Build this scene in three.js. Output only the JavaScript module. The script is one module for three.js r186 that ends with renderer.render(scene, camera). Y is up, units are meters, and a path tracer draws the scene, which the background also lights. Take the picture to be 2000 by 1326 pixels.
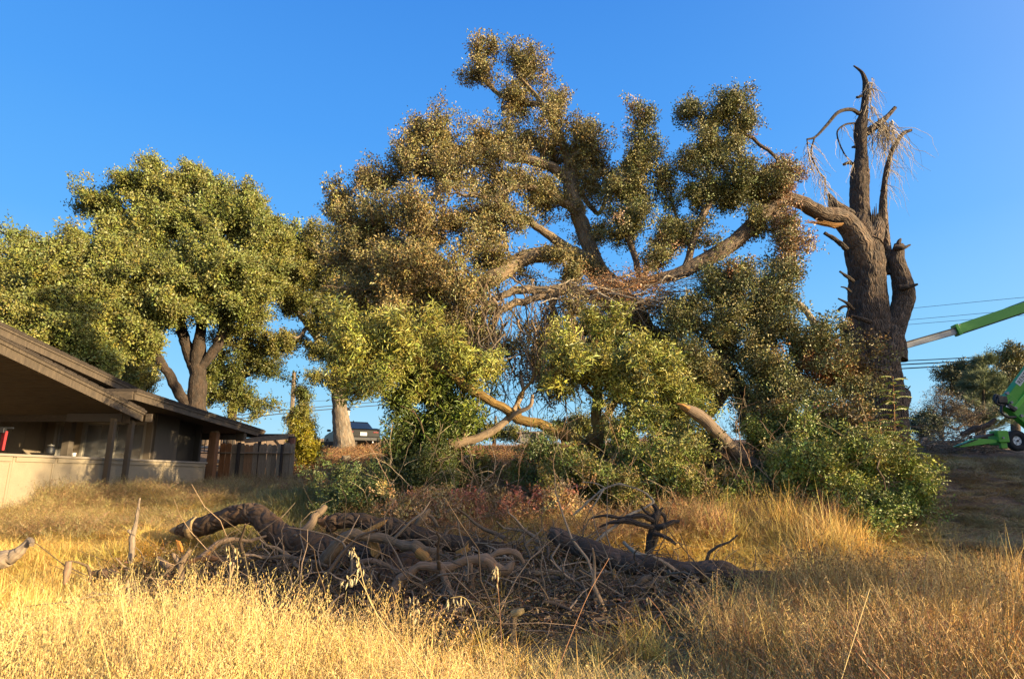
import * as THREE from 'three';
import { mergeGeometries, toCreasedNormals } from 'three/addons/utils/BufferGeometryUtils.js';
import { RoundedBoxGeometry } from 'three/addons/geometries/RoundedBoxGeometry.js';

// ------------------------------------------------------------------ camera, sky, sun, exposure
const F = 1180, CX = 1000, CY = 663, EYE = 1.6, PITCH = Math.atan(265 / 1180);
const scene = new THREE.Scene();
const camera = new THREE.PerspectiveCamera(2 * Math.atan(663 / F) * 180 / Math.PI, 2000 / 1326, 0.1, 3000);
camera.position.set(0, EYE, 0);
camera.rotation.x = PITCH;
const renderer = new THREE.WebGLRenderer({ antialias: true });
renderer.toneMapping = THREE.LinearToneMapping;
renderer.toneMappingExposure = 2.85;
renderer.shadowMap.enabled = true;

const SUN_AZ = 64 * Math.PI / 180, SUN_EL = 13 * Math.PI / 180;
const SUN = new THREE.Vector3(Math.sin(SUN_AZ) * Math.cos(SUN_EL), Math.sin(SUN_EL), Math.cos(SUN_AZ) * Math.cos(SUN_EL));
{
  const W = 1024, Hh = 512, data = new Float32Array(W * Hh * 4);
  // elevation in degrees -> linear colour of a clear late-afternoon sky
  const K = 1 / 2.85, stops = [[0, .50, .82, 1.0], [4, .43, .78, 1.0], [9, .28, .67, 1.02], [20, .13, .47, 1.02], [30, .085, .37, .95], [42, .06, .285, .83], [60, .045, .21, .67], [90, .035, .17, .54]].map((s) => [s[0], s[1] * K, s[2] * K, s[3] * K]);
  for (let j = 0; j < Hh; j++) {
    const el = ((j + .5) / Hh - .5) * 180, e = Math.max(0, el);
    let k = 0; while (k < stops.length - 2 && e > stops[k + 1][0]) k++;
    const a = stops[k], b = stops[k + 1], t = Math.min(1, (e - a[0]) / (b[0] - a[0])), y = Math.sin(el * Math.PI / 180), c = Math.cos(el * Math.PI / 180);
    for (let i = 0; i < W; i++) {
      const ph = ((i + .5) / W - .5) * 2 * Math.PI, d = Math.acos(Math.max(-1, Math.min(1, Math.cos(ph) * c * SUN.x + y * SUN.y + Math.sin(ph) * c * SUN.z))) * 180 / Math.PI;
      const glow = el > 0 ? 1.15 * Math.exp(-((d / 36) ** 2)) : 0, o = (j * W + i) * 4;
      for (let q = 0; q < 3; q++) data[o + q] = el < 0 ? [.2, .16, .1][q] : a[q + 1] + (b[q + 1] - a[q + 1]) * t + glow * [1, .74, .42][q];
      data[o + 3] = 1;
    }
  }
  const sky = new THREE.DataTexture(data, W, Hh, THREE.RGBAFormat, THREE.FloatType);
  sky.mapping = THREE.EquirectangularReflectionMapping; sky.magFilter = THREE.LinearFilter; sky.needsUpdate = true;
  scene.background = sky; scene.environment = sky;
}
const sun = new THREE.DirectionalLight(new THREE.Color().setRGB(1, .78, .46), 5);
sun.position.copy(SUN).multiplyScalar(120); sun.castShadow = true;
Object.assign(sun.shadow.camera, { left: -60, right: 60, top: 60, bottom: -60, near: 1, far: 300 }); sun.shadow.mapSize.set(4096, 4096);
scene.add(sun);

// ------------------------------------------------------------------ helpers
const V = (x, y, z) => new THREE.Vector3(x, y, z);
function rng(seed) { let s = seed | 0; return () => { s = (s + 0x6d2b79f5) | 0; let t = Math.imul(s ^ (s >>> 15), 1 | s); t = (t + Math.imul(t ^ (t >>> 7), 61 | t)) ^ t; return ((t ^ (t >>> 14)) >>> 0) / 4294967296; }; }
const gauss = (r) => (r() + r() + r() + r() - 2) * 1.0;
const lerp = (a, b, t) => a + (b - a) * t, clamp = (x, a = 0, b = 1) => Math.max(a, Math.min(b, x)), smooth = (a, b, x) => { const t = clamp((x - a) / (b - a)); return t * t * (3 - 2 * t); };
const hash = (x, y, z) => { let h = Math.imul(x | 0, 374761393) ^ Math.imul(y | 0, 668265263) ^ Math.imul(z | 0, 2147483647 - 1274126177); h = Math.imul(h ^ (h >>> 13), 1274126177); return ((h ^ (h >>> 16)) >>> 0) / 4294967296; };
function noise(x, y, z = 0) {
  const i = Math.floor(x), j = Math.floor(y), k = Math.floor(z), f = (t) => t * t * (3 - 2 * t), u = f(x - i), v = f(y - j), w = f(z - k), L = (a, b, t) => a + (b - a) * t;
  return L(L(L(hash(i, j, k), hash(i + 1, j, k), u), L(hash(i, j + 1, k), hash(i + 1, j + 1, k), u), v), L(L(hash(i, j, k + 1), hash(i + 1, j, k + 1), u), L(hash(i, j + 1, k + 1), hash(i + 1, j + 1, k + 1), u), v), w) * 2 - 1;
}
const fbm = (x, y, z = 0, o = 4) => { let s = 0, a = .5; for (let n = 0; n < o; n++) { s += a * noise(x, y, z); x *= 2.03; y *= 2.03; z *= 2.03; a *= .5; } return s; };
// a point at a place of the photograph (2000 px wide), D metres ahead of the camera's foot
const cP = Math.cos(PITCH), sP = Math.sin(PITCH);
function at(px, py, D) { const u = (px - CX) / F, v = (py - CY) / F, k = D / (cP + v * sP); return V(u * k, EYE + (sP - v * cP) * k, -D); }
const mpp = (D) => D / F * .99;                                     // metres per photo pixel at that depth
// the lie of the land: a bank that rises away from the camera to a road at its top
const PROFILE = [[-80, .2], [0, 0], [6, .05], [9, .38], [12, .86], [15, 1.26], [20, 1.7], [26, 2.3], [33, 2.98], [40, 3.3], [46, 3.75], [60, 3.6], [120, 3.4], [900, 3]];
function profile(D) { let k = 0; while (k < PROFILE.length - 2 && D > PROFILE[k + 1][0]) k++; const a = PROFILE[k], b = PROFILE[k + 1]; return lerp(a[1], b[1], clamp((D - a[0]) / (b[0] - a[0]))); }
function H(x, z) {
  const D = -z; let h = (profile(D - .7) + profile(D) + profile(D + .7)) / 3;
  h += .5 * smooth(3.5, 9, x) * smooth(6.5, 17, D) * (1 - smooth(30, 45, D));
  h = lerp(h, Math.min(h, .98 + .02 * (D - 12)), smooth(-4.6, -7.6, x) * (1 - smooth(20.5, 24, D)));      // the level ground the house stands on
  const rough = 1 - smooth(50, 90, Math.abs(D));
  return h + rough * (.09 * noise(x * .5, z * .5, 3) + .035 * noise(x * 1.9, z * 1.9, 7) + .016 * noise(x * 6, z * 6, 9) * (1 - smooth(20, 30, D)));
}
const used = {};
function numbered(n) { const k = used[n] = (used[n] ?? -1) + 1; return k ? n + '_' + String(k).padStart(3, '0') : n; }
function tag(o, label, category, group, kind) { if (label) o.userData.label = label; if (category) o.userData.category = category; if (group) o.userData.group = group; if (kind) o.userData.kind = kind; return o; }
function thing(name, label, category, pos = V(0, 0, 0), group) { const o = new THREE.Group(); o.name = numbered(name); o.position.copy(pos); scene.add(o); return tag(o, label, category, group); }
function part(parent, name, geo, mat, label) {                       // a named mesh; parts of things keep the plain name
  const m = new THREE.Mesh(geo, mat); m.castShadow = m.receiveShadow = true; m.name = parent === scene ? numbered(name) : name;
  if (label) m.userData.label = label; parent.add(m); return m;
}
const LOCAL = (geo, g) => geo.translate(-g.position.x, -g.position.y, -g.position.z);
const col = (r, g, b) => new THREE.Color().setRGB(r, g, b);
const box = (w, h, d, x = 0, y = 0, z = 0) => new THREE.BoxGeometry(w, h, d).translate(x, y, z);
const rbox = (w, h, d, x = 0, y = 0, z = 0, r = .01) => new RoundedBoxGeometry(w, h, d, 1, r).translate(x, y, z);
// a board of given section between two points (section: w across, h upright)
function bar(a, b, w, h, r = 0) {
  const d = b.clone().sub(a), L = d.length(), g = r ? new RoundedBoxGeometry(w, h, L, 1, r) : new THREE.BoxGeometry(w, h, L);
  const up = Math.abs(d.y) > .95 * L ? V(0, 0, 1) : V(0, 1, 0), m = new THREE.Matrix4().lookAt(b, a, up);
  return g.applyMatrix4(m).translate((a.x + b.x) / 2, (a.y + b.y) / 2, (a.z + b.z) / 2);
}
const mg = (l) => mergeGeometries(l.map((g) => { const n = g.index ? g.toNonIndexed() : g; for (const k of Object.keys(n.attributes)) if (!['position', 'normal', 'uv'].includes(k)) n.deleteAttribute(k); return n; }));

// tubes along polylines, gathered into one geometry
class Tubes {
  constructor() { this.p = []; this.n = []; this.t = []; this.i = []; }
  add(pts, rad, segs, o = {}) {
    const N = pts.length, base0 = this.p.length / 3, T = [];
    for (let k = 0; k < N; k++) T.push(pts[Math.min(N - 1, k + 1)].clone().sub(pts[Math.max(0, k - 1)]).normalize());
    let X = Math.abs(T[0].y) < .9 ? V(0, 1, 0) : V(1, 0, 0); X = X.cross(T[0]).normalize();
    let len = 0; const rep = Math.max(1, Math.round(2 * Math.PI * rad[0] / .6)), cx = [];
    for (let k = 0; k < N; k++) {
      if (k) len += pts[k].distanceTo(pts[k - 1]);
      X = X.clone().addScaledVector(T[k], -X.dot(T[k])); if (X.lengthSq() < 1e-8) X = V(T[k].y, -T[k].x, .01); X.normalize(); const Y = T[k].clone().cross(X);
      for (let s = 0; s <= segs; s++) {
        const a = s / segs * 2 * Math.PI, c = Math.cos(a), q = Math.sin(a), nx = X.x * c + Y.x * q, ny = X.y * c + Y.y * q, nz = X.z * c + Y.z * q;
        let r = rad[k]; if (o.disp) r += o.disp(pts[k].x + nx * r, pts[k].y + ny * r, pts[k].z + nz * r, r, s === segs ? 0 : a, len);
        this.p.push(pts[k].x + nx * r, pts[k].y + ny * r, pts[k].z + nz * r); this.n.push(nx, ny, nz); this.t.push(s / segs * rep, len / .9);
      }
    }
    const w = segs + 1;
    for (let k = 0; k < N - 1; k++) for (let s = 0; s < segs; s++) { const a = base0 + k * w + s; this.i.push(a, a + 1, a + w, a + 1, a + w + 1, a + w); }
    if (o.caps !== false && segs > 4) for (const e of [0, N - 1]) {      // end caps, pushed out or in a little
      const b = this.p.length / 3, s0 = base0 + e * w, d = e ? 1 : -1, out = rad[e] * (o.capOut ?? .25);
      this.p.push(pts[e].x + T[e].x * out * d, pts[e].y + T[e].y * out * d, pts[e].z + T[e].z * out * d); this.n.push(T[e].x * d, T[e].y * d, T[e].z * d); this.t.push(.5, len / .9);
      for (let s = 0; s < segs; s++) { const q = this.p.length / 3; for (const v of [s0 + s, s0 + s + 1]) { this.p.push(this.p[v * 3], this.p[v * 3 + 1], this.p[v * 3 + 2]); this.n.push(T[e].x * d, T[e].y * d, T[e].z * d); this.t.push(this.t[v * 2], this.t[v * 2 + 1]); } if (e) this.i.push(q, q + 1, b); else this.i.push(q + 1, q, b); }
    }
    return this;
  }
  geo(recompute) {
    const g = new THREE.BufferGeometry(); g.setAttribute('position', new THREE.Float32BufferAttribute(this.p, 3)); g.setAttribute('normal', new THREE.Float32BufferAttribute(this.n, 3)); g.setAttribute('uv', new THREE.Float32BufferAttribute(this.t, 2)); g.setIndex(this.i);
    if (recompute) g.computeVertexNormals();
    return g;
  }
}
// a smooth run of [point, radius] through knots [px, py, D, radius in px]
function run(knots, step = .12) {
  const P = knots.map((k) => at(k[0], k[1], k[2])), R = knots.map((k) => k[3] * mpp(k[2]));
  return runP(P, R, step);
}
function runP(P, R, step = .12) {
  const c = new THREE.CatmullRomCurve3(P, false, 'centripetal'), n = Math.max(P.length * 2, Math.ceil(c.getLength() / step)), pts = [], rad = [];
  for (let i = 0; i <= n; i++) { const t = i / n, f = t * (P.length - 1), k = Math.min(P.length - 2, Math.floor(f)); pts.push(c.getPoint(t)); rad.push(lerp(R[k], R[k + 1], f - k)); }
  return { pts, rad };
}

// ------------------------------------------------------------------ textures
function tex(w, h, fn, srgb) {
  const d = new Uint8Array(w * h * 4);
  for (let j = 0; j < h; j++) for (let i = 0; i < w; i++) { const c = fn(i / w, j / h), o = (j * w + i) * 4; for (let k = 0; k < 3; k++) d[o + k] = clamp(Array.isArray(c) ? c[k] : c) * 255; d[o + 3] = 255; }
  const t = new THREE.DataTexture(d, w, h); t.wrapS = t.wrapT = THREE.RepeatWrapping; t.magFilter = THREE.LinearFilter; t.minFilter = THREE.LinearFilter; if (srgb) t.colorSpace = THREE.SRGBColorSpace; t.needsUpdate = true; return t;
}
// bark: long plates parted by furrows (a stretched, tiling cell pattern)
function plates(u, v, nu, nv, seed) {
  let f1 = 9, f2 = 9; const wu = u * nu + .35 * Math.sin(v * 2 * Math.PI * 3) , wv = v * nv, ci = Math.floor(wu), cj = Math.floor(wv); let id = 0;
  for (let j = -1; j <= 1; j++) for (let i = -1; i <= 1; i++) {
    const a = ci + i, b = cj + j, ma = ((a % nu) + nu) % nu, mb = ((b % nv) + nv) % nv, x = a + .15 + .7 * hash(ma, mb, seed) - wu, y = b + .1 + .8 * hash(ma, mb, seed + 9) - wv, d = Math.hypot(x, y * .8);
    if (d < f1) { f2 = f1; f1 = d; id = hash(ma, mb, seed + 5); } else if (d < f2) f2 = d;
  }
  return { e: f2 - f1, id };
}
const tnoise = (u, v, n, seed) => { const i = Math.floor(u * n), j = Math.floor(v * n), f = (t) => t * t * (3 - 2 * t), x = f(u * n - i), y = f(v * n - j), h = (a, b) => hash(((a % n) + n) % n, ((b % n) + n) % n, seed); return lerp(lerp(h(i, j), h(i + 1, j), x), lerp(h(i, j + 1), h(i + 1, j + 1), x), y); };
const barkH = (u, v) => { const p = plates(u, v, 8, 5, 3); return clamp(p.e * 1.7) * .75 + .15 * p.id + .1 * tnoise(u, v, 64, 1); };
const TX = {
  barkBump: tex(256, 384, barkH),
  barkMap: tex(256, 384, (u, v) => { const p = plates(u, v, 8, 5, 3), n = tnoise(u, v, 90, 4), m = tnoise(u, v, 6, 8), k = .56 + .3 * p.id + .18 * n; return [k * (.92 + .1 * m), k * .93, k * (.95 - .1 * m)]; }, true),
  grainBump: tex(256, 256, (u, v) => .5 * tnoise(u, v * .12, 128, 2) + .3 * tnoise(u, v * .25, 48, 5) + .2 * tnoise(u, v, 16, 6)),
  grain: tex(256, 256, (u, v) => { const k = .72 + .2 * tnoise(u, v * .1, 160, 7) + .16 * (tnoise(u, v * .2, 24, 8) - .5); return [k, k * .97, k * .93]; }, true),
  soil: tex(512, 512, (u, v) => { const a = tnoise(u, v, 200, 1), b = tnoise(u, v, 60, 2), c = tnoise(u, v, 9, 3), straw = tnoise(u, v * .15, 256, 4) > .78 ? .25 : 0, k = .45 + .25 * a + .2 * b + .12 * c + straw; return [k, k * .96, k * .9]; }, true),
  soilBump: tex(512, 512, (u, v) => .5 * tnoise(u, v, 128, 1) + .3 * tnoise(u, v, 40, 2) + .2 * tnoise(u, v, 200, 3)),
  stucco: tex(256, 256, (u, v) => { const k = .9 + .06 * tnoise(u, v, 128, 1) + .05 * tnoise(u, v, 12, 2); return [k, k, k]; }, true),
};
const std = (c, o = {}) => new THREE.MeshStandardMaterial({ color: c, roughness: .8, ...o });
const bark = (c, bump = .02) => std(c, { map: TX.barkMap, bumpMap: TX.barkBump, bumpScale: bump, roughness: .95 });
const wood = (c, o = {}) => std(c, { map: TX.grain, bumpMap: TX.grainBump, bumpScale: .009, roughness: .85, ...o });
const M = {
  oakBark: bark(col(.15, .115, .08)), paleBark: bark(col(.33, .26, .17), .008), darkBark: bark(col(.085, .063, .046), .02), deadBark: bark(col(.18, .135, .10), .07),
  mossBark: bark(col(.34, .22, .06), .012), bleached: wood(col(.52, .44, .33)), greyWood: wood(col(.235, .17, .11)), logBark: bark(col(.135, .083, .046), .035), redWood: wood(col(.34, .17, .07)), freshWood: wood(col(.55, .29, .08)),
  twig: std(col(.10, .064, .036)), paleTwig: std(col(.36, .29, .20)), greyTwig: std(col(.19, .132, .08)), black: std(col(.012, .012, .013), { roughness: .5 }),
};
// oaks that stand out of frame to the right, between the sun and the pile: [label, x, z, height, blobs [dx, y, dz, r, n], seed]
const SHADE = [
  ['oak out of frame on the right whose shade lies on the pile', 21.3, 2.9, 8, [[0, 6.3, 0, 1.3, 30], [.4, 6.2, -1.6, 1.2, 18], [-.4, 6.3, 1.4, .9, 9], [.2, 9.0, -1.2, .6, 3], [.5, 7.2, -2.6, .8, 7]], 301, 11],
  ['taller oak out of frame on the right whose shade lies on the bare slope', 31, -4, 11, [[0, 9.2, 0, 2.9, 140], [1, 6, -2, 3, 140], [-1.3, 6.2, 2.7, 2.4, 120], [0, 3.4, 0, 2.6, 80], [-2.2, 5.4, 4.6, 1.3, 24]], 311, 34],
  ['broad oak out of frame at the far right behind the lift', 32, -11.5, 10, [[0, 7.6, 0, 3.2, 130], [1, 5, -3, 3, 100], [-1, 4.6, 2.6, 3, 100]], 321, 24],
];
// ------------------------------------------------------------------ trees
// a skeleton that starts from drawn limbs and reaches every leaf cluster by the shortest natural way
function grow(limbs, targets, seed, o = {}) {
  const R = rng(seed), nodes = [], bf = o.bf ?? .35;
  const push = (p, parent, r, path) => { nodes.push({ p, parent, r, kids: [], w: 0, path }); if (parent >= 0) nodes[parent].kids.push(nodes.length - 1); return nodes.length - 1; };
  for (const L of limbs) {
    const { pts, rad } = L.P ? runP(L.P, L.R, .22) : run(L, .22); let par = -1, k0 = 0;
    if (nodes.length) { let best = 1e9; nodes.forEach((n, i) => { const d = n.p.distanceTo(pts[0]); if (d < best) { best = d; par = i; } }); if (best < .1) k0 = 1; }
    const wob = o.wobble ?? .03;
    for (let k = k0; k < pts.length; k++) { const q = pts[k].clone(); if (nodes.length && k) q.add(V(gauss(R) * wob, gauss(R) * wob, gauss(R) * wob)); par = push(q, par, rad[k], par < 0 ? 0 : nodes[par].path + .22 * (o.limbCost ?? .35)); }
  }
  const n = targets.length, cost = new Float64Array(n).fill(1e9), from = new Int32Array(n).fill(-1), done = new Uint8Array(n), tips = [];
  const relax = (id) => { const a = nodes[id]; for (let t = 0; t < n; t++) if (!done[t]) { const b = targets[t], dx = a.p.x - b.x, dy = a.p.y - b.y, dz = a.p.z - b.z, c = Math.sqrt(dx * dx + dy * dy + dz * dz) + bf * a.path; if (c < cost[t]) { cost[t] = c; from[t] = id; } } };
  const first = o.from ?? 2; nodes.forEach((_, i) => { if (i >= first) relax(i); });
  for (let it = 0; it < n; it++) {
    let b = -1; for (let t = 0; t < n; t++) if (!done[t] && (b < 0 || cost[t] < cost[b])) b = t;
    done[b] = 1; let par = from[b]; const A = nodes[par].p.clone(), d = targets[b].clone().sub(A), L = d.length(), k = Math.max(1, Math.round(L / (o.seg ?? .3)));
    const sag = (o.sag ?? .08) * L;
    for (let s = 1; s <= k; s++) { const t = s / k, q = A.clone().addScaledVector(d, t), j = s < k ? .11 * Math.min(L, 1) : 0; q.add(V(gauss(R) * j, gauss(R) * j + sag * Math.sin(t * Math.PI), gauss(R) * j)); par = push(q, par, 0, nodes[par].path + L / k); relax(par); }
    nodes[par].w = 1; tips.push(par);
  }
  for (let i = nodes.length - 1; i > 0; i--) nodes[nodes[i].parent].w += nodes[i].w;
  const r0 = o.twig ?? .006, ex = o.pipe ?? .46;
  for (const a of nodes) a.r = Math.max(a.r, r0 * Math.pow(Math.max(1, a.w), ex));
  const T = new Tubes();
  const chain = (start, par) => {
    const pts = [], rad = []; if (par >= 0) { pts.push(nodes[par].p); rad.push(Math.min(nodes[par].r, nodes[start].r * 1.25)); }
    let i = start;
    for (;;) { const a = nodes[i]; pts.push(a.p); rad.push(a.r); if (!a.kids.length) break; let m = a.kids[0]; for (const c of a.kids) if (nodes[c].r > nodes[m].r || (nodes[c].r === nodes[m].r && nodes[c].w > nodes[m].w)) m = c; for (const c of a.kids) if (c !== m) todo.push([c, i]); i = m; }
    rad[rad.length - 1] *= .6; const rm = Math.max(...rad);
    if (pts.length > 1) T.add(pts, rad, rm > .2 ? 20 : rm > .1 ? 12 : rm > .04 ? 8 : rm > .015 ? 5 : 3, rm > .04 ? { disp: (x, y, z, r) => r * .09 * noise(x * 2.4, y * 1.6, z * 2.4) + r * .05 * noise(x * 13, y * 5, z * 13) } : {});
  };
  const todo = [[0, -1]]; while (todo.length) { const [s, p] = todo.pop(); chain(s, p); }
  return { geo: T.geo(true), tips: tips.map((t) => { let a = t; for (let k = 0; k < 3 && nodes[a].parent > 0; k++) a = nodes[a].parent; return { p: nodes[t].p, from: nodes[a].p }; }), nodes };
}
// leaf clusters of a crown: puffs inside ellipsoids [px, py, D, rx px, ry px, depth m, count]
function clusters(blobs, seed, o = {}) {
  const R = rng(seed), out = [], fq = o.clump ?? 2.0, q = o.loose ?? 1, more = o.more ?? 1.25;
  for (const [px, py, D, rx, ry, rz, n0] of blobs) {
    const m = mpp(D), C = at(px, py, D), n = Math.round(n0 * more), r = V(rx * m * 1.06, ry * m * 1.06, rz * .8); let made = 0, tries = 0;
    while (made < n && tries++ < n * 9) {                                // short sprays of a few twig ends each, in ragged order
      const d = V(gauss(R), gauss(R), gauss(R)).normalize().multiplyScalar(q * Math.pow(R(), .5) * (.72 + .75 * R())), e = d.clone().multiplyScalar(.7).add(V(gauss(R), gauss(R) + .25, gauss(R))).normalize(), L = .18 + .5 * R() * R();
      const c = V(C.x + d.x * r.x, C.y + d.y * r.y, C.z + d.z * r.z), zz = c.z * .45;
      if (.55 * noise(c.x * fq + seed, c.y * fq * 1.2, zz * fq) + .8 * noise(c.x * fq * 2.3, c.y * fq * 2.8 + seed, zz * fq * 2.3) < (o.gap ?? .12)) continue;
      const k = 2 + Math.floor(R() * 4);
      for (let i = 0; i < k && made < n; i++, made++) { const u = (i / k - .3) * L * 2; out.push(V(c.x + (e.x * u + gauss(R) * .09) * r.x, c.y + (e.y * u + gauss(R) * .09) * r.y, c.z + (e.z * u + gauss(R) * .09) * r.z)); }
    }
  }
  return out;
}
// a leafy sprig: a short twig with folded leaf blades; white is tinted per copy
function sprig(seed, { n = 10, len = .2, L = .07, W = .04, spread = 1, twig = true, droop = 0, lobes = false }) {
  const R = rng(seed), p = [], c = [];
  const tri = (a, b, d, k) => { for (const v of [a, b, d]) { p.push(v.x, v.y, v.z); c.push(...k); } };
  const stem = (t) => V(.12 * len * Math.sin(t * 3), t * len, .1 * len * Math.cos(t * 2.2));
  if (twig) { const k = [.85, .62, .5]; for (let s = 0; s < 2; s++) { const a = stem(s / 2), b = stem(s / 2 + .5), w = .003; tri(a.clone().add(V(w, 0, 0)), a.clone().add(V(-w, 0, 0)), b, k); tri(a.clone().add(V(0, 0, w)), a.clone().add(V(0, 0, -w)), b, k); } }
  for (let i = 0; i < n; i++) {
    const t = .15 + .85 * (i + R() * .8) / n, a = stem(t), ph = i * 2.4 + R(), out = V(Math.cos(ph), .35 + .7 * gauss(R) - droop, Math.sin(ph)).normalize(), l = L * (.65 + .6 * R()), w = W * (.7 + .5 * R());
    a.addScaledVector(out, .012 + .05 * R() * spread); const side = out.clone().cross(V(gauss(R), 1, gauss(R))).normalize(), nrm = side.clone().cross(out).normalize(), b = .72 + .5 * R(), k = [b * (.9 + .2 * R()), b, b * (.85 + .3 * R())];
    const tip = a.clone().addScaledVector(out, l).addScaledVector(nrm, -.2 * l * R()), e = (s, f, q) => a.clone().addScaledVector(out, l * f).addScaledVector(side, s * w * q).addScaledVector(nrm, w * .28);
    if (lobes) { const m = a.clone().addScaledVector(out, l * .5); tri(a, e(1, .35, .42), m, k); tri(m, e(1, .72, .5), tip, k); tri(a, m, e(-1, .35, .42), k); tri(m, tip, e(-1, .72, .5), k); }
    else { const lo = e(1, .48, .5), hi = e(-1, .48, .5); tri(a, lo, tip, k); tri(a, tip, hi, k); }
  }
  const g = new THREE.BufferGeometry(); g.setAttribute('position', new THREE.Float32BufferAttribute(p, 3)); g.setAttribute('color', new THREE.Float32BufferAttribute(c, 3)); g.computeVertexNormals(); return g;
}
const LEAF = std(col(1, 1, 1), { vertexColors: true, roughness: .5, side: THREE.DoubleSide }), DRY = std(col(1, 1, 1), { vertexColors: true, roughness: .85, side: THREE.DoubleSide });
// several sprigs joined, so that one copy is a leafy bunch
function bunch(seed, k, sp, opt) {
  const R = rng(seed * 7 + 1), P = [], C = [], N = [];
  for (let i = 0; i < k; i++) {
    const g = sprig(seed * 13 + i, opt), ax = V(gauss(R), .45 + gauss(R), gauss(R)).normalize(), m = new THREE.Matrix4().compose(V(gauss(R) * sp, gauss(R) * sp * .7, gauss(R) * sp), new THREE.Quaternion().setFromUnitVectors(V(0, 1, 0), ax), V(1, 1, 1).multiplyScalar(.8 + .4 * R())); g.applyMatrix4(m);
    const t = [.85 + .3 * R(), .88 + .24 * R(), .8 + .4 * R()]; P.push(...g.attributes.position.array); N.push(...g.attributes.normal.array); g.attributes.color.array.forEach((v, q) => C.push(v * t[q % 3]));
  }
  const g = new THREE.BufferGeometry(); g.setAttribute('position', new THREE.Float32BufferAttribute(P, 3)); g.setAttribute('normal', new THREE.Float32BufferAttribute(N, 3)); g.setAttribute('color', new THREE.Float32BufferAttribute(C, 3)); return g;
}
const KB = 5;                                                        // sprigs per bunch
const S = {
  oak: [1, 2, 3, 4].map((s) => bunch(s, KB, .12, { n: 12, len: .2, L: .058, W: .04, spread: 1.6 })),
  big: [4, 5, 6, 7].map((s) => bunch(s, KB, .14, { n: 13, len: .26, L: .08, W: .052, spread: 1.7 })),
  long: [7, 8, 9].map((s) => bunch(s, KB, .14, { n: 11, len: .24, L: .11, W: .028, spread: .8, droop: .25 })),
  ash: [10, 11, 12].map((s) => bunch(s, KB, .11, { n: 11, len: .22, L: .07, W: .034, spread: .9, droop: .2 })),
  holly: [12, 13, 14].map((s) => bunch(s, KB, .11, { n: 10, len: .2, L: .06, W: .046, spread: .9, lobes: true })),
  thin: [14, 15].map((s) => sprig(s, { n: 6, len: .3, L: .05, W: .03, spread: 1 })),
};
for (const k of ['oak', 'big', 'long', 'ash', 'holly']) S[k].bunched = KB;
function scatter(parent, name, shapes, mat, list) {                   // list of { p, q, s, c }
  const m = new THREE.Matrix4(), base = parent.position;
  shapes.forEach((g, k) => {
    const own = list.filter((_, i) => i % shapes.length === k); if (!own.length) return;
    const im = new THREE.InstancedMesh(g, mat, own.length); im.name = name; im.userData.kind = 'stuff'; im.castShadow = im.receiveShadow = true;
    own.forEach((e, i) => { m.compose(e.p.clone().sub(base), e.q, typeof e.s === 'number' ? V(e.s, e.s, e.s) : e.s); im.setMatrixAt(i, m); im.setColorAt(i, e.c); });
    parent.add(im);
  });
}
const UP = V(0, 1, 0);
// tint(p, R) gives the leaf colour at a place
function leaves(tips, per, seed, tint, o = {}) {
  const R = rng(seed), out = [], sp = (o.spread ?? .2) * .8; per /= (o.shapes ?? o.of)?.bunched ?? 1;
  for (const { p, from } of tips) {
    const dir = p.clone().sub(from).normalize(), shade = .8 + .4 * R(), n = Math.floor(per * (.5 + R()) + R());
    for (let i = 0; i < n; i++) {
      const q = p.clone().lerp(from, clamp(R() * 1.25 - .25, -.25, 1) * Math.min(1, .75 / Math.max(.2, p.distanceTo(from)))).add(V(gauss(R) * sp, gauss(R) * sp * .75 + (o.lift ?? .03), gauss(R) * sp));
      const ax = dir.clone().multiplyScalar(.6).add(V(gauss(R), (o.up ?? .5) + gauss(R), gauss(R))).normalize();
      const quat = new THREE.Quaternion().setFromUnitVectors(UP, ax).multiply(new THREE.Quaternion().setFromAxisAngle(UP, R() * 6.28));
      out.push({ p: q, q: quat, s: (() => { const k = (o.size ?? 1) * (.75 + .5 * R()); return V(k * .88, k * (1 + .4 * R()), k * .88); })(), c: tint(q, R).multiplyScalar(shade) });
    }
  }
  return out;
}
const mixTint = (list, scale = 1.2, dev = .15) => (p, R) => {        // palette chosen by slow noise, so that a branch keeps a tone
  const n = clamp(.5 + 1.1 * fbm(p.x * scale, p.y * scale, p.z * scale, 2) + gauss(R) * .16) * (list.length - 1), k = Math.min(list.length - 2, Math.floor(n)), a = list[k], b = list[k + 1], t = n - k, v = 1 + gauss(R) * dev;
  return col(lerp(a[0], b[0], t) * v, lerp(a[1], b[1], t) * v, lerp(a[2], b[2], t) * v);
};
function tree(name, label, category, limbs, blobs, o) {
  const base = limbs[0].P ? limbs[0].P[0].clone() : at(...limbs[0][0].slice(0, 3)), g = thing(name, label, category, base, o.group);
  const t = grow(limbs, clusters(blobs, o.seed, o), o.seed + 1, o);
  part(g, 'trunk', LOCAL(t.geo, g), o.bark ?? M.oakBark);
  if (o.shapes) scatter(g, o.crown ?? 'crown', o.shapes, o.mat ?? LEAF, leaves(o.bare ? t.tips.filter((_, i) => hash(i, 7, o.seed) > o.bare) : t.tips, o.per ?? 20, o.seed + 2, o.tint, o));
  return { g, t };
}
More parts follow.
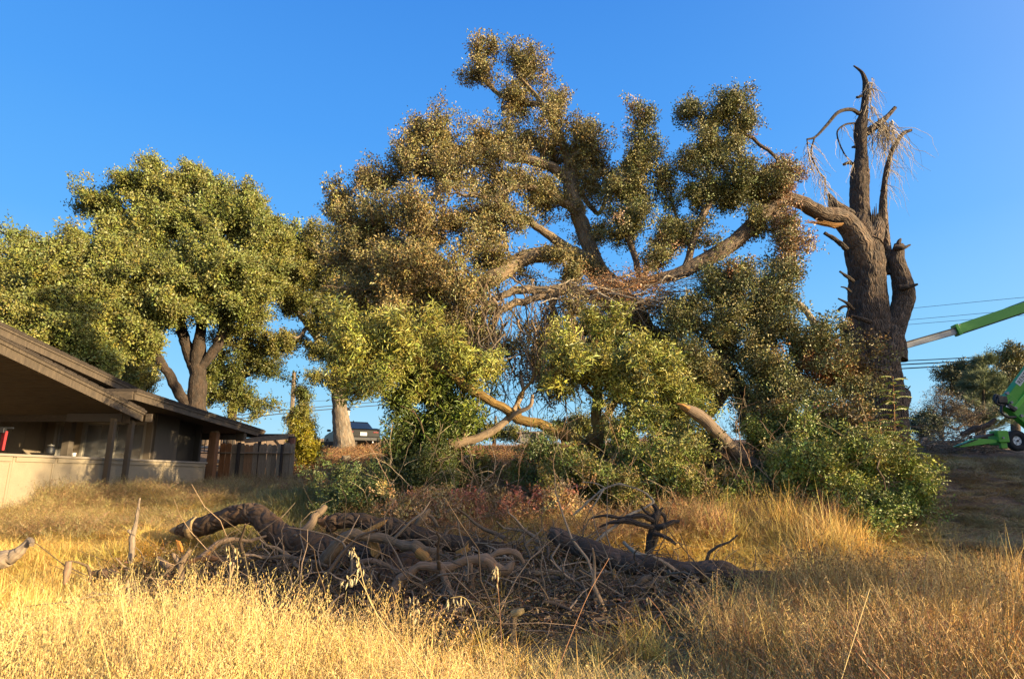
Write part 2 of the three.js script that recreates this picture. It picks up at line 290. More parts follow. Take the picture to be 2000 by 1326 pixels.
// ------------------------------------------------------------------ ground and road
const inPile = (x, D) => { const u = (x + 1.05) / 4.2, v = (D - 7.5 + .12 * x) / 2.0; return 1 - smooth(.75, 1.1, Math.hypot(u, v) + .18 * noise(x * .9, D * .9, 5)); };
const mulch = (x, D) => smooth(12.6, 15, D + 1.1 * noise(x * .4, D * .4, 2) + (x < -5 ? -4 : 0)) * (1 - smooth(55, 90, D));
const tracks = (x, D) => smooth(-.4, .6, x - (3.1 + .95 * clamp(D - 4.6, 0, 3)) + .5 * noise(x * .6, D * .5, 8)) * smooth(1, 3, D);
{
  const NX = 330, NZ = 330, p = [], uv = [], c = [], idx = [];
  const wx = (s) => 15 * s + 500 * Math.sign(s) * Math.pow(Math.abs(s), 7), wz = (s) => s < 0 ? -60 * s * s * -1 : -(30 * s + 900 * Math.pow(s, 7));
  for (let j = 0; j <= NZ; j++) for (let i = 0; i <= NX; i++) {
    const x = wx(i / NX * 2 - 1), s = j / NZ * 1.4 - .4, z = s < 0 ? 60 * (s / .4) * (s / .4) : wz(s), D = -z;
    p.push(x, H(x, z), z); uv.push(x / 2.2, z / 2.2);
    const m = mulch(x, D), t = tracks(x, D), n = .5 + .5 * fbm(x * 1.3, z * 1.3, 4, 3), n2 = .5 + .5 * fbm(x * .35, z * .35, 11, 3);
    let k = [lerp(.30, .40, n), lerp(.20, .27, n), lerp(.085, .12, n)];                    // trodden straw
    const mix = (b, f) => { k = k.map((v, q) => lerp(v, b[q], f)); };
    mix([.20, .115, .06], m * (.55 + .45 * n2)); mix([.15, .085, .05], t * smooth(.25, .6, n2) * .95);
    c.push(...k);
  }
  for (let j = 0; j < NZ; j++) for (let i = 0; i < NX; i++) { const a = j * (NX + 1) + i, b = a + NX + 1; idx.push(a, a + 1, b, a + 1, b + 1, b); }
  const g = new THREE.BufferGeometry(); g.setAttribute('position', new THREE.Float32BufferAttribute(p, 3)); g.setAttribute('uv', new THREE.Float32BufferAttribute(uv, 2)); g.setAttribute('color', new THREE.Float32BufferAttribute(c, 3)); g.setIndex(idx); g.computeVertexNormals();
  tag(part(scene, 'ground', g, std(0xffffff, { vertexColors: true, map: TX.soil, bumpMap: TX.soilBump, bumpScale: .03, roughness: 1 })), 'sloping dry ground of straw, bare soil and leaf litter', null, null, 'structure');
  // the road along the top of the bank
  const rp = [], ri = [], ru = [];
  for (let i = 0; i <= 120; i++) { const x = -60 + i; for (const [k, D] of [34.6, 37, 39.4].entries()) { rp.push(x, Math.max(H(x, -D), profile(D)) + .05, -D); ru.push(x / 2, k * 1.2); } }
  for (let i = 0; i < 120; i++) for (let k = 0; k < 2; k++) { const a = i * 3 + k; ri.push(a, a + 3, a + 1, a + 1, a + 3, a + 4); }
  const rg = new THREE.BufferGeometry(); rg.setAttribute('position', new THREE.Float32BufferAttribute(rp, 3)); rg.setAttribute('uv', new THREE.Float32BufferAttribute(ru, 2)); rg.setIndex(ri); rg.computeVertexNormals();
  tag(part(scene, 'road', rg, std(col(.10, .095, .09), { map: TX.soil, roughness: .95 })), 'grey road running along the top of the bank', null, null, 'structure');
}

// ------------------------------------------------------------------ the house on the left
{
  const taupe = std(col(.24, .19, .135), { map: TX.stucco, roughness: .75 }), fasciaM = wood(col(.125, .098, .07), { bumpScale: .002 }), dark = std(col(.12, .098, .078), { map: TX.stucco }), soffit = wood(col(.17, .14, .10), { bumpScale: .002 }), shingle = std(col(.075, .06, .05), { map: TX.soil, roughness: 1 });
  const pane = new THREE.MeshPhysicalMaterial({ color: 0xffffff, roughness: .04, transmission: .9, thickness: 0 });
  const g = thing('house', 'low taupe house with sloping eaves and a shaded porch at the left edge', 'house', V(-13, 1.2, -15)), G = (a) => LOCAL(a, g), add = (n, geo, m, l, par) => part(par ?? g, n, G(geo), m, l);
  // a roof: a sheet that falls away from the camera, x from x0 (outer edge) to x1, depth D0..D1, y at both
  const roof = (x0, x1, D0, D1, y0, y1, fh, boards) => {
    const sl = (y1 - y0) / (D1 - D0), Y = (D) => y0 + sl * (D - D0), poly = (a, b, lo, hi) => { const s = new THREE.Shape(); s.moveTo(a, Y(a) + lo); s.lineTo(b, Y(b) + lo); s.lineTo(b, Y(b) + hi); s.lineTo(a, Y(a) + hi); s.closePath(); return s; };
    const ext = (a, b, lo, hi, xa, xb) => new THREE.ExtrudeGeometry(poly(a, b, lo, hi), { depth: xb - xa, bevelEnabled: false }).rotateY(Math.PI / 2).translate(xa, 0, 0);   // shape x -> -z
    const deck = add('roof', ext(D0 - .03, D1 + .06, fh / 2 + .002, fh / 2 + .05, x1, x0 + .04), shingle);
    const rows = Math.round((D1 - D0) / .35);                            // courses of roofing, each lapped over the one below
    for (let i = 0; i < rows; i++) { const a = D0 + i * (D1 - D0) / rows; part(deck, 'shingle_course', G(ext(a, a + .3, fh / 2 + .052, fh / 2 + .07, x1, x0 + .045)), shingle); }
    add('fascia', ext(D0, D1, -fh / 2, fh / 2, x0 - .04, x0), fasciaM); add('fascia_trim', ext(D0, D1 + .02, fh * .24, fh / 2 + .045, x0 + .002, x0 + .026), fasciaM);
    add('fascia', box(x0 - x1, fh, .04, (x0 + x1) / 2 - .05, Y(D0), -D0 + .022), fasciaM); add('fascia', box(x0 - x1, fh, .04, (x0 + x1) / 2 - .05, Y(D1), -D1 - .022), fasciaM);
    for (let i = 0; i < boards; i++) { const w = (D1 - D0) / boards, a = D0 + i * w; add('soffit_board', ext(a + .006, a + w - .006, fh / 2 - .06, fh / 2 - .03, x1, x0 - .042), soffit); }
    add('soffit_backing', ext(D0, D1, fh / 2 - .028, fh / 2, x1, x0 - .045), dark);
    return Y;
  };
  const Y1 = roof(-9.1, -16, 6.8, 14.95, 3.78 + .184 * 3.94, 3.0, .225, 44);
  roof(-9.1, -16, 14.52, 22.35, 3.47, 3.04, .2, 52);
  roof(-11, -18, 8, 19, 4.58 + .142 * 4.98, 3.72, .2, 30);
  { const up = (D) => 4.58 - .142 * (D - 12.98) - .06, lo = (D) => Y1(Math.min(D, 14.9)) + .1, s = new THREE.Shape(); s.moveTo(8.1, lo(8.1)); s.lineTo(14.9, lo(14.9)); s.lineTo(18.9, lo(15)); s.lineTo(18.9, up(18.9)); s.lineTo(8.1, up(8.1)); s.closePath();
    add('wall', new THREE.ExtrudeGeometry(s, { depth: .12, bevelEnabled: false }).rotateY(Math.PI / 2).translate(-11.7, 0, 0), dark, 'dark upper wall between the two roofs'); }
  add('wall', box(.15, 3.2, 9.4, -13.4, 2.2, -12.8), taupe, 'porch wall with vertical board joints');
  for (let k = 0; k < 17; k++) add('batten', box(.02, 2.6, .03, -13.317, 2.1, -9.2 - k * .5), taupe);
  // the end wall of the porch with its windows
  const wz = -17.5, wall = (x0, x1, y0, y1) => box(x1 - x0, y1 - y0, .14, (x0 + x1) / 2, (y0 + y1) / 2, wz), frameM = std(col(.30, .27, .22), { roughness: .6 });
  add('wall', mg([wall(-13.32, -13.08, .9, 3.6), wall(-13.08, -10.3, 3.08, 3.6), wall(-12.58, -12.3, .9, 3.08), wall(-13.08, -12.58, .9, 1.2), wall(-12.3, -10.48, .9, 1.7), wall(-10.48, -10.3, .9, 3.08)]), taupe, 'porch end wall around the windows');
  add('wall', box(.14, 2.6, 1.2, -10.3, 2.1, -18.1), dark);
  const win = (x0, x1, y0, y1, n) => { const f = add('window', mg([box(x1 - x0, .07, .12, (x0 + x1) / 2, y0 + .035, wz + .02), box(x1 - x0, .07, .12, (x0 + x1) / 2, y1 - .035, wz + .02), ...Array.from({ length: n + 1 }, (_, k) => box(.07, y1 - y0 - .141, .12, x0 + .035 + (x1 - x0 - .07) * k / n, (y0 + y1) / 2, wz + .02))]), frameM); for (let k = 0; k < n; k++) part(f, 'pane', G(box((x1 - x0 - .07) / n - .07, y1 - y0 - .14, .008, x0 + .035 + (x1 - x0 - .07) * (k + .5) / n, (y0 + y1) / 2, wz + .02)), pane); };
  win(-13.08, -12.58, 1.2, 3.08, 1); win(-12.3, -10.48, 1.7, 3.08, 2);
  add('pillar', rbox(.2, 2.4, .2, -12.35, 2.2, wz + .5), dark);
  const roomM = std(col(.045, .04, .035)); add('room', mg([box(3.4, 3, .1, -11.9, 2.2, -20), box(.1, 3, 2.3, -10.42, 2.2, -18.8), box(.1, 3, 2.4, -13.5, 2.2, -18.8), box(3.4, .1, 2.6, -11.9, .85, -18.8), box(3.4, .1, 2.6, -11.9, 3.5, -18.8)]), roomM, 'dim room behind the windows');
  add('beam', box(1.35, .2, .14, -10.2, 2.97, -14.86), dark); add('beam_end', rbox(.2, .3, .24, -9.38, 2.97, -14.85), fasciaM);
  add('beam', box(3, .16, .14, -10.9, 2.86, -20.95), dark); add('beam_end', rbox(.28, .3, .2, -9.3, 2.88, -20.95), fasciaM);
  for (const [x, D] of [[-9.42, 14.35], [-9.3, 14.85]]) add('post', rbox(.11, 1.95, .11, x, 1.93, -D), fasciaM);
  add('gutter_end', rbox(.16, .2, .05, -9.0, 2.98, -15.02), fasciaM);
  g.updateMatrixWorld();
}
{ // the low panelled wall before the porch
  const beige = std(col(.31, .25, .165), { map: TX.stucco, roughness: .85 }), cap = std(col(.30, .25, .19), { map: TX.stucco });
  const g = thing('porch_wall', 'low beige panelled wall with dark cap in front of the porch', 'wall', V(-9.68, 1.1, -13.5)), G = (a) => LOCAL(a, g);
  const joints = [7, 8.7, 11.85, 12.95, 14.6, 17.05, 19.3]; let a = joints[0];
  for (const b of joints.slice(1)) { part(g, 'panel', G(rbox(.1, 1.85, b - a - .012, -9.66, 1.02, -(a + b) / 2, .008)), beige); const n = mg([rbox(.03, .09, b - a - .1, -9.6, 1.9, -(a + b) / 2, .004), rbox(.02, 1.7, .05, -9.602, .98, -b + .05, .004)]); part(g, 'trim', G(n), beige); a = b; }
  part(g, 'cap', G(rbox(.2, .05, 12.4, -9.66, 1.975, -13.15)), cap);
}
{ // small things on and over the porch wall
  const pot = thing('jar', 'dark round jar standing on the cap of the low porch wall', 'jar', V(-9.68, 2.0, -12.85));
  part(pot, 'body', new THREE.LatheGeometry([[0, 0], [.07, 0], [.09, .05], [.085, .13], [.06, .16], [.06, .19], [.0, .19]].map(([x, y]) => new THREE.Vector2(x, y)), 20), M.black);
  part(pot, 'lid', new THREE.LatheGeometry([[0, .193], [.066, .193], [.066, .21], [.02, .225], [.0, .245]].map(([x, y]) => new THREE.Vector2(x, y)), 20), std(col(.5, .48, .42), { metalness: .8, roughness: .3 }));
  const tray = thing('tray', 'dark shallow tray on the wall cap beside the jar', 'tray', V(-9.68, 2.0, -12.55));
  part(tray, 'dish', new THREE.LatheGeometry([[0, .005], [.1, .005], [.14, .045], [.15, .045], [.105, 0], [0, 0]].map(([x, y]) => new THREE.Vector2(x, y)), 20), M.black);
  const cup = thing('cup', 'small white cup on the wall cap left of the posts', 'cup', V(-9.67, 2.0, -13.55));
  part(cup, 'body', new THREE.LatheGeometry([[0, .005], [.035, 0], [.045, .08], [.041, .08], [.032, .01], [0, .01]].map(([x, y]) => new THREE.Vector2(x, y)), 18), std(col(.75, .73, .68), { roughness: .4 }));
  const s = at(14, 842, 12), st = thing('folded_awning', 'red folded cloth hanging from a black bar at the left edge', 'folded awning', s), G = (a) => LOCAL(a, st);
  const rd = std(col(.35, .025, .03), { roughness: .9 }), fold = []; for (let k = 0; k < 4; k++) fold.push(bar(at(12 - k * 2.2, 842, 12 + k * .02), at(4 - k * 1.2, 880 - k, 12 + k * .02), .028, .05, .01));
  part(st, 'cloth', G(mg(fold)), rd); part(st, 'bar', G(bar(at(-30, 836, 12), at(25, 836, 12), .035, .035)), M.black); part(st, 'clamp', G(rbox(.1, .1, .08, ...at(4, 841, 11.96).toArray())), M.black);
  part(st, 'bracket', G(bar(at(-28, 836, 12), V(-13.31, 2.64, -12.2), .03, .05)), M.black);
}
{ // iron railing behind the porch
  const D = 23.2, g = thing('porch_railing', 'dark iron railing between porch and yard, under the far eave', 'railing', V(-12, H(-12, -D), -D)), G = (a) => LOCAL(a, g), iron = std(col(.03, .028, .027), { roughness: .6 }), a = -13.6, b = -10.3, y0 = H(-12, -D) + .55;
  part(g, 'top_rail', G(rbox(b - a, .05, .05, (a + b) / 2, y0 + .8, -D)), iron); part(g, 'bottom_rail', G(rbox(b - a, .04, .04, (a + b) / 2, y0 - .1, -D)), iron);
  for (let k = 0; k <= 22; k++) part(g, k % 6 === 0 ? 'post' : 'baluster', G(k % 6 === 0 ? rbox(.09, 1.5, .09, lerp(a, b, k / 22), y0 + .1, -D + .06) : box(.022, .84, .022, lerp(a, b, k / 22), y0 + .35, -D)), iron);
}
// ------------------------------------------------------------------ plank fence, gate post and timber frame
{
  const grey = wood(col(.34, .26, .18)), red = wood(col(.38, .17, .07)), darkW = wood(col(.055, .042, .036));
  const zf = -20.4, g = thing('plank_fence', 'weathered grey plank fence with dog-ear tops beyond the porch wall', 'fence', V(-8.7, 1.2, zf)), G = (a) => LOCAL(a, g), R = rng(5);
  let x = -9.7; const tones = [red, red, grey, grey, wood(col(.42, .32, .21)), wood(col(.28, .21, .14)), wood(col(.36, .2, .1))];
  for (let k = 0; k < 16; k++) {
    const w = k < 2 ? .17 : .125 + .03 * R(), top = 2.62 + .05 * gauss(R), y0 = .9, s = new THREE.Shape(); s.moveTo(-w / 2, y0); s.lineTo(w / 2, y0); s.lineTo(w / 2, top - .05); s.lineTo(w / 2 - .04, top); s.lineTo(-w / 2 + .04, top); s.lineTo(-w / 2, top - .05); s.closePath();
    const geo = new THREE.ExtrudeGeometry(s, { depth: .018, bevelEnabled: true, bevelSize: .003, bevelThickness: .003, bevelSegments: 1 }).rotateZ(.012 * gauss(R)).translate(x + w / 2, 0, zf + .012 * R());
    part(g, 'plank', G(geo), k < 2 ? tones[0] : k === 5 || k === 6 ? tones[6] : tones[2 + Math.floor(R() * 4)], k < 2 ? 'reddish plank' : undefined); x += w + .012;
  }
  part(g, 'rail', G(rbox(2.4, .05, .07, -8.5, 2.32, zf + .065)), grey); part(g, 'rail', G(rbox(2.3, .09, .04, -8.5, 1.3, zf - .04)), grey);
  part(g, 'cap_board', G(bar(V(-8.9, 2.72, zf + .03), V(-7.5, 2.86, zf - .05), .04, .16)), grey, 'grey board leaning along the fence top'); part(g, 'post', G(rbox(.1, 1.9, .1, -9.05, 1.72, zf + .1)), darkW, 'dark fence post');
  part(g, 'post', G(rbox(.08, 1.7, .08, -7.62, 1.75, zf + .09)), darkW, 'dark fence post');
  const post = thing('corner_post', 'thick reddish post where the low wall meets the fence', 'post', V(-9.75, 1.1, -19.75)); part(post, 'post', LOCAL(rbox(.24, 2.1, .24, -9.62, 1.9, -19.72, .02), post), wood(col(.3, .15, .075))); part(post, 'cap', LOCAL(rbox(.2, .04, .2, -9.62, 2.965, -19.72, .015), post), grey);
  const gp = thing('gate_post', 'round rust-red gate post at the right end of the fence', 'post', V(-7.42, H(-7.4, -20.6), -20.6)); part(gp, 'post', LOCAL(new THREE.CylinderGeometry(.12, .125, 1.75, 20).translate(-7.42, 1.95, -20.6), gp), std(col(.23, .07, .035), { map: TX.grain, roughness: .55 })); part(gp, 'cap', LOCAL(new THREE.CylinderGeometry(.125, .125, .04, 20).translate(-7.42, 2.85, -20.6), gp), M.black);
  const fr = thing('arbour', 'dark timber arbour frame with a diagonal brace above the fence end', 'arbour', V(-7.9, 1.3, -21.6)), A = (a) => LOCAL(a, fr);
  part(fr, 'beam', A(rbox(1.25, .11, .1, -8.35, 2.97, -21.6)), darkW); part(fr, 'post', A(rbox(.11, 1.9, .11, -7.83, 2.0, -21.6)), darkW); part(fr, 'brace', A(bar(V(-8.5, 2.92, -21.6), V(-7.88, 2.25, -21.6), .07, .08)), darkW); part(fr, 'post', A(rbox(.1, 1.4, .1, -8.92, 2.2, -21.6)), darkW);
}
// ------------------------------------------------------------------ things along the road
{
  const a = at(600, 868, 31), w = thing('timber_edging', 'low dark timber retaining board beside the roadside oak', 'edging', V(a.x, H(a.x, a.z), a.z)), G = (q) => LOCAL(q, w), dk = wood(col(.10, .085, .075));
  const y = H(a.x, a.z); for (let k = 0; k < 2; k++) part(w, 'board', G(rbox(3.6, .2, .07, a.x + .7, y + .16 + k * .215, a.z - k * .01)), dk); for (let k = 0; k < 3; k++) part(w, 'stake', G(rbox(.08, .6, .08, a.x - .9 + k * 1.5, y + .25, a.z + .08)), dk);
  // lantern
  const b = at(676, 850, 34.4), l = thing('post_lantern', 'small black post lantern beside the roadside oak trunk', 'lantern', V(b.x, H(b.x, b.z), b.z)), L = (q) => LOCAL(q, l), y0 = H(b.x, b.z), T = at(676, 814, 34.4).y;
  part(l, 'post', L(new THREE.CylinderGeometry(.04, .05, T - y0, 10).translate(b.x, (T + y0) / 2, b.z)), M.black); const cyl = (r0, r1, h, q) => new THREE.CylinderGeometry(r0, r1, h, 8).translate(b.x, T + q, b.z);
  part(l, 'lamp_glass', L(cyl(.15, .1, .3, .2)), std(col(.55, .56, .55), { roughness: .2 })); part(l, 'lamp_cap', L(mg([cyl(.05, .2, .12, .41), cyl(.01, .05, .1, .52)])), M.black); part(l, 'lamp_base', L(cyl(.11, .05, .06, .02)), M.black);
  // pale gate pillars / small shed far right of it
  const c = at(1042, 852, 40), sh = thing('roadside_shed', 'small grey shed with pale corner posts beside the road, seen under the leaning branch', 'shed', V(c.x, H(c.x, c.z), c.z)), Q = (q) => LOCAL(q, sh), yc = H(c.x, c.z);
  part(sh, 'wall', Q(box(1.5, .95, 1.2, c.x - .15, yc + .5, c.z)), std(col(.22, .2, .19), { map: TX.stucco })); part(sh, 'roof', Q(bar(V(c.x - 1.1, yc + 1.03, c.z), V(c.x + .8, yc + 1.06, c.z), 1.5, .09)), std(col(.14, .12, .11))); for (const s of [.35, .85]) part(sh, 'corner_post', Q(rbox(.2, 1.05, .2, c.x + s * .7, yc + .5, c.z + .7)), std(col(.36, .31, .25), { map: TX.stucco }));
  // far low wall beyond the road
  const d = at(500, 856, 44), fw = thing('far_wall', 'low tan masonry wall across the road, on the skyline left of the car', 'wall', V(d.x, H(d.x, d.z), d.z)), yd = H(d.x, d.z), Rr = rng(8);
  for (let k = 0; k < 24; k++) part(fw, 'block', LOCAL(rbox(.78, .45 + .14 * Rr(), .4, d.x - 6 + k * .8, yd + .28, d.z, .03), fw), [std(col(.34, .24, .16), { map: TX.stucco }), std(col(.28, .2, .14), { map: TX.stucco })][k & 1]);
}
// boulders
{
  const stone = [std(col(.42, .36, .25), { map: TX.soil, bumpMap: TX.soilBump, bumpScale: .03, roughness: 1 }), std(col(.34, .29, .22), { map: TX.soil, bumpMap: TX.soilBump, bumpScale: .03, roughness: 1 })];
  const rock = (px, py, D, rx, ry, seed, label) => {
    const p = at(px, py, D), m = mpp(D), g = new THREE.IcosahedronGeometry(1, 4), a = g.attributes.position, v = V(0, 0, 0);
    for (let i = 0; i < a.count; i++) { v.fromBufferAttribute(a, i).normalize(); const k = 1 + .28 * noise(v.x * 1.5 + seed, v.y * 1.5, v.z * 1.5) + .1 * noise(v.x * 5, v.y * 5 + seed, v.z * 5) - .12 * Math.max(0, Math.abs(noise(v.x * 2.2, v.y * 2.2 + seed, v.z * 2.2 + 4)) - .1); v.multiplyScalar(k); a.setXYZ(i, v.x * rx * m, v.y * ry * m, v.z * rx * m * .8); }
    g.computeVertexNormals(); const o = part(scene, 'boulder', g, stone[seed & 1]); o.position.set(p.x, H(p.x, p.z) + ry * m * .45, p.z); o.rotation.y = seed; tag(o, label, 'boulder', 'boulders on the bank');
  };
  rock(677, 903, 23.5, 14, 13, 1, 'largest pale boulder on the bank below the car'); rock(622, 912, 23.2, 8, 6, 2, 'small pale stone at the right end of the row by the yellow shrub');
  rock(606, 909, 23.4, 11, 8, 3, 'broad pale stone in the row, second from its right end'); rock(588, 908, 23.5, 8, 7, 4, 'pale stone at the left end of the row beside the red gate post');
  rock(768, 906, 23, 9, 9, 5, 'squat stone half hidden by the sapling leaves right of the large boulder'); rock(856, 893, 22.5, 22, 16, 6, 'wide mossy boulder behind the sapling, under the cut leaning branch'); rock(915, 895, 22, 22, 16, 7, 'pale rounded boulder left of the dark bare slope');
  rock(1005, 900, 22, 9, 6, 8, 'little grey stone on the bare slope'); 
}
// utility pole and wires
{
  const b = at(567, 862, 47), g = thing('utility_pole', 'weathered wooden utility pole rising behind the yellow shrub', 'utility pole', V(b.x, H(b.x, b.z), b.z)), y0 = H(b.x, b.z), top = at(574, 726, 47);
  part(g, 'pole', LOCAL(bar(V(b.x, y0 - .2, b.z), top, .3, .3, .1), g), wood(col(.3, .24, .18)));
  const wire = (pts, r, label) => { const P = pts.map((q) => at(...q)), c = new THREE.CatmullRomCurve3(P), t = new Tubes(); const n = 24, q = c.getPoints(n); t.add(q, q.map(() => r), 5, {}); tag(part(scene, 'power_line', t.geo(), std(col(.02, .022, .025))), label, 'power line', 'overhead wires'); };
  wire([[400, 826, 40], [568, 806, 47], [760, 790, 58], [1000, 770, 80], [1250, 752, 110]], .035, 'lower overhead wire passing the utility pole on the left'); wire([[400, 818, 40], [568, 800, 47], [760, 783, 58], [1000, 764, 80]], .03, 'second overhead wire passing the utility pole on the left');
  wire([[400, 796, 40], [568, 786, 47], [760, 776, 58]], .015, 'thin upper wire at the utility pole on the left');
  wire([[1500, 737, 60], [1760, 720, 50], [2010, 708, 42], [2300, 700, 36]], .05, 'lowest of the three thick wires at the right edge'); wire([[1500, 724, 60], [1760, 712, 50], [2010, 700, 42], [2300, 690, 36]], .05, 'middle of the three thick wires at the right edge'); wire([[1500, 714, 60], [1760, 705, 50], [2010, 693, 42], [2300, 684, 36]], .04, 'topmost of the three thick wires at the right edge');
  wire([[1450, 632, 60], [1760, 604, 52], [2010, 580, 44], [2300, 556, 38]], .018, 'highest thin wire above the green boom'); wire([[1450, 650, 60], [1760, 626, 52], [2010, 604, 44], [2300, 582, 38]], .018, 'thin wire crossing the green boom, upper of two'); wire([[1450, 660, 60], [1760, 635, 52], [2010, 615, 44], [2300, 594, 38]], .018, 'thin wire crossing the green boom, lower of two');
}
// ------------------------------------------------------------------ trees in view
// leaf tones (linear): olive oak, brown-olive, fresh yellow-green, dark, rust
const OLIVE = [[.10, .11, .022], [.15, .145, .03], [.19, .175, .038], [.14, .13, .035]], DULL = [[.145, .145, .052], [.21, .185, .068], [.27, .225, .085], [.19, .175, .062], [.27, .205, .075]], FRESH = [[.18, .19, .036], [.25, .25, .046], [.32, .305, .06], [.22, .205, .05]], DARK = [[.045, .06, .02], [.06, .075, .024], [.085, .09, .03]], RUST = [[.2, .09, .04], [.3, .14, .05], [.24, .16, .05], [.15, .12, .035]];
const mixed = [...DULL, [.22, .1, .045], [.09, .09, .028]];
// left: two broad oaks behind the house
tree('broad_oak', 'tall sunlit oak with forked trunk behind the house roof, left of the utility pole', 'oak tree', [
  [[382, 870, 28, 17], [383, 800, 28, 16], [386, 740, 28, 15], [386, 690, 28, 14], [392, 640, 28, 10], [402, 560, 28, 7], [408, 480, 28, 5]],
  [[378, 808, 28, 10], [350, 770, 27.6, 10], [328, 730, 27.3, 9], [308, 700, 27, 8], [285, 655, 26.6, 6], [240, 600, 26, 4]],
  [[388, 745, 28, 8], [368, 690, 28, 8], [352, 640, 28, 7], [330, 560, 28, 5], [320, 470, 28, 3]], [[390, 720, 28, 9], [425, 670, 28, 8], [450, 600, 28, 6], [470, 520, 28, 4]], [[408, 500, 28, 4], [440, 440, 28, 3]]],
  [[285, 372, 28, 48, 36, 1.6, 110], [200, 410, 28, 42, 40, 1.5, 90], [385, 370, 28, 46, 38, 1.5, 110], [345, 430, 28, 70, 46, 2.2, 170], [465, 395, 28, 34, 38, 1.4, 80], [470, 440, 28, 60, 42, 1.8, 130], [520, 470, 28, 42, 46, 1.6, 110], [260, 470, 27, 70, 44, 2, 150], [330, 530, 26.5, 110, 56, 2.2, 260], [450, 530, 27, 84, 56, 2, 190], [250, 610, 26, 90, 60, 2, 210], [360, 600, 26.5, 70, 44, 1.8, 120], [480, 600, 27.5, 56, 40, 1.6, 90], [515, 540, 28, 40, 40, 1.3, 70], [300, 330, 28, 14, 14, .5, 12], [250, 680, 26, 50, 40, 1.4, 70]],
  { seed: 11, shapes: S.big, per: 10.5, size: 1.4, spread: .26, tint: mixTint([[.135, .155, .036], [.18, .188, .042], [.22, .212, .05], [.155, .165, .042]], .5), twig: .012, bark: M.darkBark });
tree('broad_oak', 'wide spreading oak at the left edge, reaching over the house roof', 'oak tree', [[[90, 860, 26, 20], [100, 770, 26, 18], [110, 690, 26, 14], [120, 600, 26, 8], [125, 540, 26, 5]], [[102, 760, 26, 10], [60, 690, 25.5, 8], [20, 620, 25, 5]], [[108, 720, 26, 10], [170, 650, 25.6, 7], [200, 580, 25, 4]]],
  [[40, 520, 25.5, 64, 46, 1.8, 150], [130, 500, 26, 64, 38, 1.8, 140], [90, 580, 25, 100, 56, 2.2, 240], [190, 560, 25.4, 66, 56, 1.8, 150], [30, 640, 24.5, 70, 56, 1.8, 170], [140, 650, 24.5, 84, 54, 2, 190], [80, 720, 24.5, 70, 40, 1.6, 120], [180, 720, 25, 56, 40, 1.6, 90], [-40, 590, 25, 60, 90, 2, 160], [230, 500, 26, 30, 26, 1, 40]],
  { seed: 21, shapes: S.big, per: 11, size: 1.4, spread: .26, tint: mixTint([[.135, .158, .036], [.18, .188, .042], [.22, .212, .05], [.155, .168, .042]], .5), twig: .012, bark: M.darkBark });
tree('small_oak', 'small dark shaded oak between the forked oak and the utility pole', 'oak tree', [[[448, 880, 30, 9], [452, 820, 30, 8], [462, 760, 30, 7], [482, 715, 30, 5], [520, 690, 30, 4], [570, 680, 30, 2.5]], [[458, 780, 30, 5], [440, 730, 30, 4], [430, 690, 30, 3]], [[470, 740, 30, 4], [500, 720, 30, 3], [530, 715, 30, 2]]],
  [[470, 660, 30, 50, 26, 1.2, 60], [530, 672, 30, 56, 22, 1.2, 60], [450, 730, 30, 46, 56, 1.2, 100], [520, 720, 30, 40, 26, 1, 40], [480, 780, 30, 34, 30, 1, 40], [575, 668, 30, 26, 12, .7, 20], [520, 800, 30, 40, 20, .8, 10], [410, 760, 30, 34, 40, 1, 50]],
  { seed: 31, shapes: S.big, per: 8, size: 1.2, spread: .26, tint: mixTint(OLIVE, .6), twig: .011, bark: M.darkBark });
// a paler tree far behind the forked trunk
tree('pale_tree', 'small tree seen through the gap left of the forked oak trunk', 'tree', [[[240, 860, 40, 6], [242, 800, 40, 5], [245, 730, 40, 3]]], [[250, 720, 40, 46, 36, 1.4, 60], [215, 740, 40, 30, 30, 1.2, 30], [285, 745, 40, 26, 26, 1, 24]],
  { seed: 35, shapes: S.big, per: 14, size: 1.6, spread: .4, tint: mixTint(OLIVE, .5), twig: .014 });
// roadside oak
const roadside = tree('roadside_oak', 'oak with straight grey trunk standing in front of the black car', 'oak tree', [
  [[672, 890, 30.5, 30], [672, 872, 30.5, 21], [667, 830, 30.5, 17], [662, 790, 30.5, 14], [662, 755, 30.5, 14], [668, 700, 30.5, 12], [680, 640, 30.5, 9], [690, 560, 30.5, 6], [700, 480, 30.5, 4]],
  [[663, 752, 30.5, 8], [640, 690, 30.3, 8], [605, 640, 30, 7], [575, 600, 29.8, 5], [560, 560, 29.6, 4]], [[666, 715, 30.5, 7], [640, 640, 30.5, 6], [625, 570, 30.5, 5], [620, 500, 30.5, 3]], [[600, 637, 30, 4], [580, 660, 29.6, 3], [545, 640, 29.4, 2]], [[678, 650, 30.5, 6], [730, 590, 30.5, 5], [780, 540, 30.5, 3]]],
  [[600, 480, 30.5, 46, 34, 1.5, 90], [560, 520, 30, 34, 40, 1.2, 80], [640, 540, 30.3, 66, 56, 1.8, 170], [700, 500, 30.5, 56, 56, 1.8, 120], [590, 590, 30, 50, 36, 1.3, 80], [650, 640, 30, 44, 40, 1.4, 60], [720, 620, 30.5, 50, 50, 1.4, 90], [640, 740, 30, 30, 26, .8, 24], [700, 700, 30, 44, 36, 1.2, 50], [620, 690, 30, 26, 26, .8, 22], [790, 560, 31, 60, 60, 1.8, 90], [545, 585, 29.6, 20, 16, .6, 14]],
  { seed: 41, shapes: S.big, per: 10, size: 1.25, spread: .28, tint: mixTint(OLIVE, .5), twig: .012, bark: bark(col(.33, .275, .2), .012), wobble: .02 });
